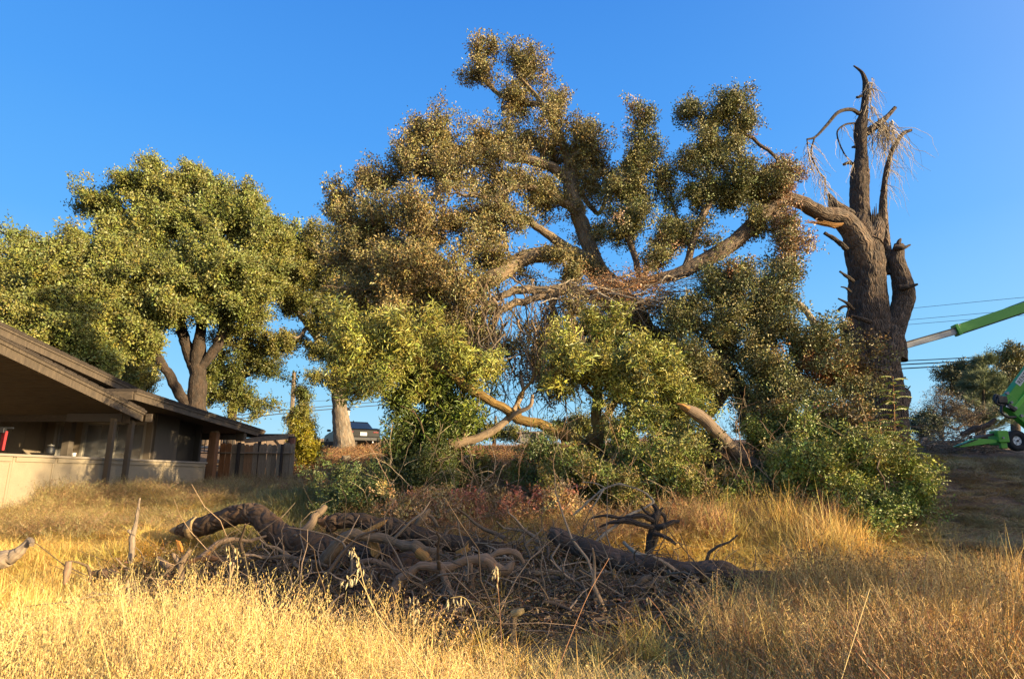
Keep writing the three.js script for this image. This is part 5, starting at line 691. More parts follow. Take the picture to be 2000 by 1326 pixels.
  log('peeled_branch', 'thin orange peeled branch lying right of the splintered stub', 'branch', M.redWood, [[[362, 1098, 7.9, 4], [390, 1091, 7.9, 5], [420, 1092, 7.9, 5], [445, 1099, 7.9, 3]]]);
  log('upright_stick', 'grey knobby stick standing upright in the left grass', 'branch', wood(col(.40, .32, .24)), [[[254, 1100, 8.2, 5], [257, 1070, 8.2, 5.5], [259, 1045, 8.2, 5], [264, 1020, 8.2, 4.5], [268, 1000, 8.2, 3.5], [272, 972, 8.2, 2]], [[259, 1042, 8.2, 4], [252, 1036, 8.18, 4.5], [250, 1034, 8.17, 3]]]);
  log('tan_stub', 'short tan stub upright at the left end of the pile', 'branch', wood(col(.44, .3, .2)), [[[126, 1140, 7, 6], [131, 1118, 7, 7], [134, 1098, 7, 6]]]);
  log('lone_log', 'pale log lying in tall grass at the far left edge', 'log', wood(col(.40, .32, .24)), [[[-30, 1112, 6.6, 18], [0, 1096, 6.6, 16], [30, 1082, 6.6, 12], [45, 1068, 6.6, 9], [58, 1056, 6.6, 7], [62, 1064, 6.55, 5]]]);
  log('brown_chunk', 'brown rotten chunk on the ground between tan stub and upright stick', 'log', M.logBark, [[[180, 1122, 7.3, 8], [205, 1120, 7.3, 11], [232, 1124, 7.3, 8]]]);
  log('thin_limb', 'thin dark limb lying across the left half of the pile', 'branch', M.greyWood, [[[455, 1098, 7.9, 4], [500, 1090, 7.9, 5], [550, 1088, 7.9, 5], [600, 1096, 7.8, 5], [640, 1106, 7.7, 4]]]);
  log('curved_limb', 'brown curved limb crossing in front of the thick dark log', 'branch', wood(col(.24, .17, .12)), [[[668, 1130, 7.4, 5], [690, 1108, 7.4, 6], [716, 1096, 7.4, 6], [745, 1102, 7.4, 6], [775, 1114, 7.35, 5], [790, 1128, 7.3, 4]]]);
  slab('split_slab', 'long orange split slab lying on the back log', [[692, 1040], [712, 1036], [735, 1024], [757, 1014], [752, 1022], [728, 1040], [712, 1045]], 8.35, .03, M.freshWood);
  slab('torn_slab', 'torn orange slab hanging under the grey branch', [[711, 1048], [722, 1056], [738, 1060], [743, 1078], [736, 1090], [728, 1084]], 7.9, .04, wood(col(.42, .25, .08)));
  slab('orange_splinter', 'orange splinter standing at the right end of the grey branch', [[890, 1078], [905, 1070], [914, 1056], [914, 1070], [918, 1074], [904, 1083], [892, 1083]], 7.7, .03, M.freshWood);
  slab('orange_chip', 'small bright orange chip upright above the splintered left stub', [[342, 1056], [348, 1058], [357, 1070], [358, 1077], [350, 1073]], 7.75, .02, wood(col(.62, .27, .04)));
  slab('upright_chip', 'small orange chip upright before the long dark log', [[1198, 1114], [1201, 1112], [1203, 1120], [1203, 1136], [1198, 1137]], 7.4, .015, M.freshWood);
  // the black upright dead shrub at the back right
  log('dead_shrub', 'black dead shrub with spreading stubs standing at the back right of the pile', 'dead shrub', M.darkBark, [[[1266, 1106, 8.8, 10], [1270, 1070, 8.8, 10], [1276, 1040, 8.8, 10], [1280, 1020, 8.8, 10], [1283, 1000, 8.8, 8], [1276, 985, 8.8, 4]], [[1280, 1018, 8.8, 6], [1258, 1008, 8.7, 5], [1220, 1012, 8.7, 5], [1180, 1008, 8.7, 3], [1150, 1014, 8.7, 2]], [[1280, 1028, 8.8, 6], [1255, 1024, 8.6, 6], [1225, 1018, 8.6, 6], [1195, 1020, 8.6, 4], [1170, 1030, 8.6, 2]], [[1276, 1036, 8.8, 6], [1300, 1028, 8.7, 6], [1318, 1020, 8.7, 5], [1328, 1019, 8.7, 4]], [[1276, 1044, 8.7, 5], [1298, 1048, 8.6, 5], [1312, 1056, 8.6, 4], [1320, 1064, 8.6, 3]], [[1284, 1000, 8.8, 4], [1296, 1006, 8.8, 3.5], [1300, 1018, 8.8, 3], [1294, 1030, 8.8, 2]], [[1272, 1006, 8.8, 4], [1258, 996, 8.8, 3], [1252, 988, 8.8, 2]], [[1284, 1002, 8.8, 4], [1295, 992, 8.8, 3]]]);
  log('arching_stick', 'pale thin stick arching high over the black dead shrub', 'branch', M.bleached, [[[1120, 1006, 9, 2], [1150, 980, 9, 2.5], [1180, 955, 9, 2.6], [1208, 946, 9, 2.6], [1240, 954, 9, 2.6], [1264, 966, 9, 2.6], [1277, 980, 8.95, 2.6], [1262, 992, 8.9, 3], [1230, 1006, 8.8, 3.5], [1205, 1024, 8.7, 4], [1180, 1046, 8.6, 4], [1150, 1070, 8.5, 3.5]], [[1182, 953, 9, 2], [1160, 944, 9, 1.5], [1138, 942, 9, 1]], [[1180, 955, 9, 2], [1168, 975, 8.9, 1.5], [1150, 1000, 8.9, 1]]], { segs: 7 });
  log('pale_pole', 'pale straight pole lying in the brush behind the long dark log', 'branch', M.bleached, [[[1218, 1058, 8.4, 4], [1240, 1078, 8.2, 5], [1266, 1102, 8, 5]]]);
  log('back_branch', 'grey forked branch rising behind the pile, among the red-leaved weeds', 'branch', M.greyWood, [[[808, 1040, 9, 7], [818, 1020, 9, 7], [832, 1003, 9.05, 6], [840, 994, 9.1, 3]], [[832, 1003, 9.05, 5], [845, 1010, 9.05, 4.5], [856, 1028, 9, 3]], [[862, 1054, 8.9, 3], [872, 1035, 8.9, 3], [876, 1022, 8.9, 1.5]]]);
  // all the small stuff between: twigs, litter, chips
  const t = new Tubes(), d = new Tubes(), w3 = new Tubes(), R = rng(211), T = [t, d, w3];
  const top = (x, D) => { const u = (x + 1.1) / 4.3, v = (D - 7.7) / 1.9; return Math.max(0, 1 - u * u - v * v * .8) * (.36 + .2 * noise(x * 1.3, D * 1.3)); };
  for (let k = 0; k < 3000; k++) {
    const x = -5 + R() * 8.3, D = 5.4 + R() * 4 - .12 * x * .5; if (inPile(x, D) < R() * .7) continue;
    let q = V(x, H(x, -D) + .02 + R() * Math.max(.06, top(x, D)), -D), dir = V(gauss(R), gauss(R) * .5, gauss(R) * .8).normalize(), L = .18 + R() * R() * 1.5, n = 5, pts = [q]; for (let s = 0; s < n; s++) { dir.add(V(gauss(R) * .55, gauss(R) * .5 - .03, gauss(R) * .5)).normalize(); q = q.clone().addScaledVector(dir, L / n); q.y = Math.max(q.y, H(q.x, q.z) + .01); pts.push(q); }
    const r0 = R() < .09 ? .018 + .02 * R() : .004 + R() * .009; if (R() < .3) { let e = pts[2].clone(), f = V(gauss(R), gauss(R) * .7 + .2, gauss(R)).normalize(), b = [e]; for (let w = 0; w < 3; w++) { f.add(V(gauss(R) * .4, gauss(R) * .4, gauss(R) * .4)).normalize(); e = e.clone().addScaledVector(f, .12); b.push(e); } T[k % 3].add(b, b.map((_, s) => r0 * .6 * (1 - s / 5)), 4, {}); }
    T[R() < .45 ? 0 : R() < .8 ? 1 : 2].add(pts, pts.map((_, s) => r0 * (1 - s / (n + 2))), r0 > .02 ? 7 : 4, {});
  }
  const g = thing('brushwood', 'loose dark twigs and small sticks filling the gaps of the pile', 'brushwood', V(-.7, H(-.7, -8), -8)); g.userData.kind = 'stuff';
  part(g, 'dark_twigs', LOCAL(t.geo(), g), M.twig).userData.kind = 'stuff'; part(g, 'grey_twigs', LOCAL(d.geo(), g), M.greyTwig).userData.kind = 'stuff'; part(g, 'tan_twigs', LOCAL(w3.geo(), g), std(col(.33, .22, .13))).userData.kind = 'stuff';
  const lit = []; for (let k = 0; k < 9000; k++) { const x = -5 + R() * 8.6, D = 5.4 + R() * 4.2; if (inPile(x, D) < R()) continue; lit.push({ p: V(x, H(x, -D) + .01 + R() * .06, -D), q: new THREE.Quaternion().setFromEuler(new THREE.Euler(R() * 6, R() * 6, R() * 6)), s: .6 + .5 * R(), c: R() < .15 ? col(.3, .2, .11) : col(.12 + .08 * R(), .08 + .05 * R(), .05) }); }
  scatter(g, 'leaf_litter', S.thin, DRY, lit);
}
// ------------------------------------------------------------------ grass and weeds
// tufts: bent blades, with or without nodding oat spikelets
function tuft(seed, { blades = 16, h = .6, w = .004, spread = .1, lean = .35, oats = 0, segs = 3, flat = 0, dots = 0 }) {
  const R = rng(seed), p = [], c = [];
  const tri = (a, b, d, k) => { for (const v of [a, b, d]) { p.push(v.x, v.y, v.z); c.push(k[0], k[1], k[2]); } };
  for (let b = 0; b < blades; b++) {
    const ph = R() * 6.28, L = h * (.55 + .6 * R()), tilt = lean * (.2 + R()), ww = w * (.7 + .7 * R()), k0 = .78 + .4 * R(), k = [k0, k0 * (.93 + .1 * R()), k0 * (.8 + .3 * R())];
    let q = V(gauss(R) * spread, -.03, gauss(R) * spread), d = V(Math.cos(ph) * tilt + flat, 1 - flat * .75, Math.sin(ph) * tilt).normalize(); const side = V(Math.sin(ph + gauss(R)), 0, -Math.cos(ph + gauss(R))).normalize();
    let pa = q.clone().addScaledVector(side, ww), pb = q.clone().addScaledVector(side, -ww);
    for (let s = 1; s <= segs; s++) {
      d.add(V(Math.cos(ph) * tilt * .5 + gauss(R) * .08, -.06 - .16 * tilt - flat * .25, Math.sin(ph) * tilt * .5 + gauss(R) * .08)).normalize(); q = q.clone().addScaledVector(d, L / segs); if (q.y < .015) q.y = .015 + R() * .03;
      const f = 1 - s / segs * .8, na = q.clone().addScaledVector(side, ww * f), nb = q.clone().addScaledVector(side, -ww * f);
      tri(pa, pb, na, k); if (s < segs || oats) tri(pb, nb, na, k); pa = na; pb = nb;
    }
    if (b < oats) {                                                        // a nodding panicle
      const n = 5 + Math.floor(R() * 5);
      for (let i = 0; i < n; i++) {
        const t = i / n, o = q.clone().addScaledVector(d, -t * .2), a = R() * 6.28, e = o.clone().add(V(Math.cos(a) * .025, -.012, Math.sin(a) * .025)), l = .015 + .007 * R(), u = V(gauss(R) * .3, -1, gauss(R) * .3).normalize(), s = V(Math.cos(a + 1.5), 0, Math.sin(a + 1.5)).multiplyScalar(.0027), s2 = V(-s.z, 0, s.x), kk = [1.02, .98, .98];
        const m = e.clone().addScaledVector(u, l * .4), tip = e.clone().addScaledVector(u, l); tri(e, m.clone().add(s), tip, kk); tri(e, tip, m.clone().sub(s), kk); tri(e, m.clone().add(s2), tip, kk); tri(e, tip, m.clone().sub(s2), kk);
        tri(o, e, o.clone().add(V(.0015, .002, 0)), k);
      }
    }
    for (let i = 0; i < dots; i++) {                                      // branchlets with seed heads
      const o = q.clone().addScaledVector(d, -R() * L * .55), dd = V(gauss(R), .5 + R() * .5, gauss(R)).normalize(), e = o.clone().addScaledVector(dd, .04 + .1 * R()), s = V(.0016, 0, .0016); tri(o.clone().add(s), o.clone().sub(s), e, k); const r = .006; tri(e.clone().add(V(-r, -r, 0)), e.clone().add(V(r, -r, 0)), e.clone().add(V(0, r, 0)), [.6, .5, .45]); tri(e.clone().add(V(0, -r, -r)), e.clone().add(V(0, -r, r)), e.clone().add(V(0, r, 0)), [.6, .5, .45]);
    }
  }
  const g = new THREE.BufferGeometry(); g.setAttribute('position', new THREE.Float32BufferAttribute(p, 3)); g.setAttribute('color', new THREE.Float32BufferAttribute(c, 3)); g.computeVertexNormals(); return g;
}
function patch(shapes, seed, k, sp) { const R = rng(seed), P = [], C = [], N = []; for (let i = 0; i < k; i++) { const g = shapes[i % shapes.length].clone().rotateY(R() * 6.28).scale(.8 + .4 * R(), .75 + .5 * R(), .8 + .4 * R()).translate(gauss(R) * sp, 0, gauss(R) * sp), t = [.85 + .3 * R(), .86 + .26 * R(), .78 + .4 * R()]; P.push(...g.attributes.position.array); N.push(...g.attributes.normal.array); g.attributes.color.array.forEach((v, q) => C.push(v * t[q % 3])); } const g = new THREE.BufferGeometry(); g.setAttribute('position', new THREE.Float32BufferAttribute(P, 3)); g.setAttribute('normal', new THREE.Float32BufferAttribute(N, 3)); g.setAttribute('color', new THREE.Float32BufferAttribute(C, 3)); return g; }
const PK = 4;
{
  const GR = new THREE.MeshStandardMaterial({ color: 0xffffff, vertexColors: true, roughness: .65, side: THREE.DoubleSide });
  const K = {
    oat: [1, 2, 3, 4].map((s) => tuft(400 + s, { blades: 16, h: .62, w: .0022, spread: .09, lean: .22, oats: 9, segs: 4 })),
    straw: [1, 2, 3].map((s) => tuft(410 + s, { blades: 34, h: .5, w: .0026, spread: .1, lean: .5, segs: 4 })),
    bent: [1, 2, 3].map((s) => tuft(420 + s, { blades: 34, h: .6, w: .0028, spread: .12, lean: .7, segs: 5, flat: .7 })),
    weed: [1, 2, 3].map((s) => tuft(430 + s, { blades: 12, h: .62, w: .0022, spread: .1, lean: .55, segs: 3, dots: 10 })),
    flat: [1, 2, 3].map((s) => tuft(440 + s, { blades: 26, h: .5, w: .003, spread: .2, lean: .9, segs: 5, flat: 1.25 })),
    green: [1, 2].map((s) => tuft(450 + s, { blades: 26, h: .42, w: .0035, spread: .12, lean: .5, segs: 4 })),
  };
  for (const k in K) { const q = K[k]; K[k] = [1, 2, 3, 4].map((s) => patch(q, s * 31 + k.length, PK, .16)); }
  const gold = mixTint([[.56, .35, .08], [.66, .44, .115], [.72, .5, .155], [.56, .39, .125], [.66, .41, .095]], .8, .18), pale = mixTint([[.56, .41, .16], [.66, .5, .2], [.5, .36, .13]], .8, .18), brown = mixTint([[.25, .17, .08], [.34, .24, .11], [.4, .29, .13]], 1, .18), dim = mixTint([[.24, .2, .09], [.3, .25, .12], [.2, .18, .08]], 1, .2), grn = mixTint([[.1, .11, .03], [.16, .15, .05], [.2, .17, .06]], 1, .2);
  const R = rng(461);
  // zones are plain functions of the place on the ground
  const lay = (name, label, kind, area, n, fn, tint) => {
    const [x0, x1, D0, D1] = area, list = [];
    for (let i = 0; i < n / PK; i++) { const x = lerp(x0, x1, R()), D = lerp(D0, D1, R()), f = fn(x, D); if (!f || R() > f.p) continue; const yaw = f.yaw !== undefined ? f.yaw + gauss(R) * (f.dy ?? .5) : R() * 6.28, s = (f.s ?? 1) * (.7 + .6 * R()); list.push({ p: V(x, H(x, -D), -D), q: new THREE.Quaternion().setFromEuler(new THREE.Euler(gauss(R) * (f.tilt ?? .1), yaw, gauss(R) * (f.tilt ?? .1))), s: V(s, s * (f.h ?? 1), s), c: tint(V(x, 0, D), R) }); }
    const g = thing(name, label, kind, V((x0 + x1) / 2, H((x0 + x1) / 2, -(D0 + D1) / 2), -(D0 + D1) / 2)); g.userData.kind = 'stuff'; return { g, list };
  };
  const put = (o, shapes) => scatter(o.g, 'blades', shapes, GR, o.list);
  const pileOff = (x, D) => 1 - inPile(x, D) * .97, wallOff = (x, D) => x > -9.5 && !(x < -7.3 && D > 20.2), trackX = (D) => 3.1 + .95 * clamp(D - 4.6, 0, 3);
  const edge = (x, D) => 1 - smooth(-.25, .25, x - trackX(D) - .35 * noise(D * 1.1, 3));
  // tall wild oats in front
  put(lay('oat_grass', 'tall straw-coloured wild oats with nodding seed heads across the foreground', 'grass', [-6.5, 4.4, 2.1, 7.2], 10000, (x, D) => { const lim = x < -1.2 ? 5.4 : lerp(5.4, 4.1, smooth(-1.2, -.2, x)) + 1.4 * smooth(1.9, 2.6, x), front = 1 - smooth(-.4, .4, D - lim + .5 * noise(x, D, 4)); const hole = smooth(-.2, .25, noise(x * .7, D * .7, 12) + .35); return { p: front * edge(x, D) * pileOff(x, D) * (.35 + .65 * hole), h: .86 + .25 * noise(x * .5, D * .5, 6) - .15 * smooth(-3, -5, x) - .15 * smooth(-.4, .6, x) * (1 - smooth(1.8, 2.6, x)), tilt: .12 }; }, pale), K.oat);
  put(lay('dry_grass', 'fluffy golden dry grass beneath the oats and along the left side', 'grass', [-9.6, 4.6, 2.1, 12], 18000, (x, D) => wallOff(x, D) && ({ p: pileOff(x, D) * edge(x, D) * (x < -3.4 || D < (x < -1 ? 5.6 : 4.4) ? .85 : .12), h: (.72 + .35 * noise(x * .6, D * .6, 2)) * (1 - .45 * smooth(7.5, 10, D)), tilt: .22 }), gold), K.straw);
  put(lay('matted_grass', 'matted flattened golden grass behind the pile and on the left', 'grass', [-9.5, 6.5, 7, 13.5], 16000, (x, D) => wallOff(x, D) && ({ p: pileOff(x, D) * (D > 9 || x < -4 ? .8 : .25) * (1 - .6 * smooth(4.5, 6.5, x)), h: (.8 + .25 * noise(x * .8, D * .8, 5)) * (x < -3 ? 1 - .4 * smooth(8, 10.5, D) : 1), yaw: noise(x * .25, D * .25, 1) * 5, dy: .6, tilt: .25 }), gold), K.bent);
  const mound = lay('tall_grass', 'tall golden grass tuft mounds standing between the pile and the shrubs', 'grass', [1.0, 5.2, 8.4, 12.2], 3600, (x, D) => { const m = Math.max(0, 1 - Math.hypot((x - 3.7) / 1.0, (D - 10.2) / 1.1)) + Math.max(0, 1 - Math.hypot((x - 4.6) / .9, (D - 9.4) / .9)); return { p: clamp(m * 1.8) * pileOff(x, D), h: 1.05 + .5 * m, tilt: .4 }; }, gold); put(mound, [...K.straw, ...K.bent]);
  put(lay('straw_stand', 'stand of tall dry grass in half shade at the lower right, edged by the trodden track', 'grass', [1.2, 6.2, 3.0, 7.6], 6500, (x, D) => ({ p: edge(x, D) * pileOff(x, D) * smooth(1.7, 2.4, x + .3 * noise(D, x)) * (1 - smooth(5.9, 6.6, D - .45 * Math.max(0, x - 2.8))), h: .95 + .25 * noise(x, D, 3) + .2 * smooth(2.6, 3.8, x), tilt: .14 }), mixTint([[.56, .35, .10], [.68, .45, .13], [.52, .33, .11]], 1, .18)), K.straw);
  put(lay('dry_weeds', 'brown skeleton weeds with tiny seed heads against the low porch wall', 'weeds', [-9.5, -5.2, 9.8, 21], 5200, (x, D) => wallOff(x, D) && ({ p: (1 - smooth(-8.6, -6.4, x + .9 * noise(D * .5, 2))) * .95 + .1, h: .5 + .35 * noise(x * .7, D * .7, 9), tilt: .2 }), brown), K.weed);
  put(lay('tan_grass', 'thin tan grass between wall, fence and shrubs', 'grass', [-9.4, -1, 11, 20.4], 9000, (x, D) => wallOff(x, D) && ({ p: .75 * (1 - smooth(-3.4, -1.6, x)) , h: .38 + .22 * noise(x * .6, D * .6, 4), tilt: .2 }), mixTint([[.30, .23, .09], [.44, .31, .1], [.22, .19, .08]], .6, .2)), K.straw);
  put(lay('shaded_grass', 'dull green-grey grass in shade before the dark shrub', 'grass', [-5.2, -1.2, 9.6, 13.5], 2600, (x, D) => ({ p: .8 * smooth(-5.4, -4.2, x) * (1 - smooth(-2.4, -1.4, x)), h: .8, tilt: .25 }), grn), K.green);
  put(lay('brown_weeds', 'dry brown weeds and seedlings behind the pile and under the shrubs', 'weeds', [-3, 6.4, 9.6, 14.5], 4200, (x, D) => ({ p: .75, h: .7 + .35 * noise(x, D, 8), tilt: .3 }), mixTint([[.42, .24, .11], [.32, .2, .09], [.4, .3, .1], [.44, .2, .1]], 1.2, .2)), K.weed);
  put(lay('trodden_straw', 'trodden flattened straw over dark soil on the right-hand slope', 'straw', [2.6, 14, 3, 21], 15000, (x, D) => { const patch = smooth(-.25, .3, fbm(x * .5, D * .55, 21, 3) + .12); return { p: (1 - edge(x, D)) * (.12 + .75 * patch), h: .7, yaw: 2.2 + noise(x * .3, D * .3, 5) * 3, dy: .5, tilt: .15 }; }, mixTint([[.34, .22, .08], [.42, .29, .11], [.25, .17, .08]], .8, .2)), K.flat);
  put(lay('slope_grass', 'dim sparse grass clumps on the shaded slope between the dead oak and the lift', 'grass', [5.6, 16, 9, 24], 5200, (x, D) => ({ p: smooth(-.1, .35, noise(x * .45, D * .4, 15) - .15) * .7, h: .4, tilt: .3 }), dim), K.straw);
  put(lay('bank_grass', 'sparse dead grass on the bank below the road', 'grass', [-9, 6, 14, 36], 7000, (x, D) => ({ p: smooth(0, .45, noise(x * .35, D * .5, 25) + .1) * .7 * (1 - smooth(33.5, 34.2, D)), h: .22, s: 1.1, tilt: .3 }), mixTint([[.34, .22, .09], [.28, .17, .08]], 1, .2)), K.straw);
  put(lay('pile_straw', 'dull flattened straw lying among the brush of the pile', 'straw', [-5, 3.2, 5.4, 9.6], 2600, (x, D) => ({ p: inPile(x, D) * .5, h: .6, tilt: .3 }), mixTint([[.3, .23, .1], [.38, .28, .12], [.26, .22, .1]], 1, .2)), [...K.flat, ...K.bent]);
  put(lay('wild_oats', 'scattered wild oats and brown seed stalks rising from the lower right grass stand', 'grass', [.9, 5.2, 2.6, 6.8], 2200, (x, D) => ({ p: edge(x, D) * pileOff(x, D) * smooth(1.2, 2.2, x), h: 1.02 + .2 * noise(x, D, 5), tilt: .15 }), mixTint([[.55, .38, .13], [.36, .22, .09], [.62, .45, .17]], 1.5, .2)), [...K.oat, ...K.weed]);
  // leaf litter on the bank
  const lit = []; for (let k = 0; k < 26000; k++) { const x = lerp(-8, 9, R()), D = 13 + 20 * R(); if (R() > mulch(x, D)) continue; lit.push({ p: V(x, H(x, -D) + .01 + .03 * R(), -D), q: new THREE.Quaternion().setFromEuler(new THREE.Euler(gauss(R) * .6, R() * 6, gauss(R) * .6)), s: .7 + .6 * R(), c: col(.22 + .1 * R(), .12 + .06 * R(), .05 + .03 * R()) }); }
  const lg = thing('leaf_litter', 'brown oak leaf litter strewn over the bank', 'leaf litter', V(0, H(0, -22), -22)); lg.userData.kind = 'stuff'; scatter(lg, 'leaves', S.thin, DRY, lit);
  // single tall stalks close to the camera
  const stalk = (label, k, oats, mat, seed) => { const r = run(k.map((q) => [q[0], q[1], q[2], q[3] * .5]), .05), g = thing('grass_stalk', label, 'grass stalk', r.pts[0].clone()), t = new Tubes(); t.add(r.pts, r.rad, 5, {}); part(g, 'stem', LOCAL(t.geo(), g), mat);
    if (oats) { const Q = rng(seed), list = [], sh = new THREE.BufferGeometry(), p = []; const l = .034, w = .0042; for (const [a, b] of [[1, 0], [0, 1]]) { const e = [0, 0, 0], m1 = [w * a, -l * .4, w * b], m2 = [-w * a, -l * .4, -w * b], tp = [0, -l, 0]; p.push(...e, ...m1, ...tp, ...e, ...tp, ...m2); } sh.setAttribute('position', new THREE.Float32BufferAttribute(p, 3)); sh.setAttribute('color', new THREE.Float32BufferAttribute(p.map(() => 1), 3)); sh.computeVertexNormals();
      for (let i = 0; i < oats; i++) { const q = r.pts[r.pts.length - 1 - Math.floor(i / oats * r.pts.length * .34)]; list.push({ p: q.clone().add(V(gauss(Q) * .02, -.01 + gauss(Q) * .012, gauss(Q) * .02)), q: new THREE.Quaternion().setFromEuler(new THREE.Euler(gauss(Q) * .4, Q() * 6, gauss(Q) * .5)), s: .8 + .4 * Q(), c: col(.58, .48, .26) }); } scatter(g, 'seed_heads', [sh], GR, list); } };
  const tan = std(col(.52, .38, .15)), rust = std(col(.24, .11, .045));
  stalk('thick pale stalk leaning left in front of the pile, with nodding oat seeds', [[845, 1340, 2.9, 2.6], [790, 1270, 3, 2.4], [730, 1190, 3.1, 2], [710, 1140, 3.1, 1.6], [700, 1095, 3.15, 1.2], [688, 1070, 3.2, 1]], 13, tan, 471);
  stalk('second oat stalk with drooping tip, nearest left of the thick pale one', [[760, 1290, 3, 1.6], [735, 1200, 3, 1.3], [712, 1150, 3.05, 1.1], [690, 1122, 3.05, 1], [682, 1128, 3.05, .8]], 9, tan, 472);
  stalk('upright rusty oat stalk before the curled branch tip', [[985, 1340, 3, 1.4], [980, 1260, 3.1, 1.3], [975, 1180, 3.2, 1.2], [970, 1120, 3.25, 1], [966, 1100, 3.25, .8]], 12, rust, 473);
  stalk('oat stalk bending over at the middle, right of the thick pale one', [[960, 1330, 3.1, 1.4], [945, 1270, 3.1, 1.3], [922, 1190, 3.2, 1.1], [905, 1166, 3.2, 1], [880, 1168, 3.2, .8]], 9, tan, 474);
  stalk('thin oat stalk in front of the low brown log', [[810, 1300, 3, 1.2], [808, 1230, 3, 1.1], [808, 1165, 3.1, .9]], 7, tan, 475);
  stalk('long dark reed leaning right across the front brush', [[1078, 1340, 3.4, 1.6], [1110, 1255, 3.6, 1.5], [1150, 1160, 3.8, 1.3], [1190, 1090, 4, 1]], 0, rust, 476);
  stalk('rusty reed leaning left at the right front of the brush', [[1312, 1235, 4.2, 1.4], [1290, 1195, 4.3, 1.2], [1266, 1166, 4.3, 1]], 4, rust, 477);
  stalk('pale stalk leaning right in the lower right grass stand', [[1640, 1340, 3.2, 1.5], [1665, 1260, 3.4, 1.4], [1690, 1180, 3.6, 1.2], [1700, 1150, 3.7, .9]], 3, tan, 478);
  stalk('rusty short stalk in the lower right grass stand', [[1590, 1260, 3.6, 1.6], [1578, 1220, 3.7, 1.4], [1564, 1186, 3.8, 1.2]], 0, rust, 479);
  stalk('oat stalk rising before the crooked branch on the left', [[455, 1180, 4.6, 1], [463, 1130, 4.6, 1], [462, 1070, 4.6, .8]], 9, tan, 480); stalk('oat stalk left of the one before the crooked branch', [[440, 1180, 4.6, 1], [450, 1120, 4.6, .9], [446, 1066, 4.6, .8]], 8, tan, 481);
}
// ------------------------------------------------------------------ the black car on the road
{
  const p = at(683, 878, 33.2), y0 = H(p.x, -34.6) - .28, g = thing('parked_car', 'black saloon car parked on the bank top behind the roadside oak, seen from the rear', 'car', V(p.x, y0 + .16, p.z));
  g.rotation.y = 31 * Math.PI / 180;                                   // its rear looks at the camera, its left flank shows
  const paint = new THREE.MeshPhysicalMaterial({ color: col(.006, .0065, .008), roughness: .3, specularIntensity: .22 }), glass = new THREE.MeshPhysicalMaterial({ color: col(.012, .015, .018), roughness: .12, specularIntensity: .3 }), trim = std(col(.02, .02, .022), { roughness: .6 }), tyre = std(col(.018, .018, .018), { roughness: .9 }), rim = std(col(.4, .4, .42), { metalness: .9, roughness: .3 }), red = std(col(.14, .008, .012), { roughness: .25 });
  const sh = (pts) => { const s = new THREE.Shape(), n = pts.length, mid = (a, b, t) => [lerp(a[0], b[0], t), lerp(a[1], b[1], t)]; pts.forEach((p, k) => { const a = mid(p, pts[(k + n - 1) % n], .16), b = mid(p, pts[(k + 1) % n], .16); if (k) s.lineTo(...a); else s.moveTo(...a); s.quadraticCurveTo(...p, ...b); }); s.closePath(); return s; };
  const ext = (pts, w, bv) => new THREE.ExtrudeGeometry(sh(pts.map(([x, y]) => [-x, y])), { depth: w - 2 * bv, bevelEnabled: true, bevelSize: bv, bevelThickness: bv, bevelSegments: 3, curveSegments: 8 }).translate(0, 0, -(w - 2 * bv) / 2).rotateY(Math.PI / 2);
  // profiles: x runs from the nose (-) to the rear (+); the rear looks at the camera
  part(g, 'body', ext([[2.12, .3], [2.2, .55], [2.16, .94], [1.75, 1.0], [.9, .97], [-1.1, .9], [-2.05, .78], [-2.2, .55], [-2.12, .28]], 1.78, .05), paint);
  part(g, 'cabin', ext([[1.6, .95], [.72, 1.34], [.3, 1.38], [-.25, 1.36], [-1.2, .92]], 1.5, .06), glass);
  part(g, 'roof', ext([[.72, 1.385], [.3, 1.425], [-.25, 1.405], [-.25, 1.44], [.3, 1.46], [.68, 1.42]], 1.42, .02), paint);
  for (const s of [-1, 1]) for (const z of [1.38, -1.42]) { const w = new THREE.Mesh(new THREE.TorusGeometry(.25, .09, 10, 28).rotateY(Math.PI / 2), tyre); w.name = 'wheel'; w.position.set(s * .82, .33, z); const r = new THREE.Mesh(new THREE.CylinderGeometry(.22, .22, .1, 20).rotateZ(Math.PI / 2), rim); r.name = 'rim'; w.add(r); for (const m of [w, r]) m.castShadow = m.receiveShadow = true; g.add(w); }
  for (const s of [-1, 1]) { part(g, 'tail_light', rbox(.3, .09, .08, s * .66, .8, 2.2, .03), red); part(g, 'wing_mirror', rbox(.2, .12, .1, s * 1.0, 1.02, -.75, .03), paint); part(g, 'window_sill', rbox(.03, .05, 2.2, s * .76, .99, .1, .01), trim); }
  part(g, 'number_plate', rbox(.36, .18, .03, .0, .7, 2.26, .004), std(col(.5, .5, .48))); part(g, 'bumper', rbox(1.72, .2, .2, 0, .45, 2.19, .05), trim); part(g, 'exhaust', new THREE.CylinderGeometry(.04, .04, .16, 12).rotateX(Math.PI / 2).translate(.5, .3, 2.24), rim);
  part(g, 'antenna', rbox(.03, .06, .14, 0, 1.5, .35, .01), paint);
}
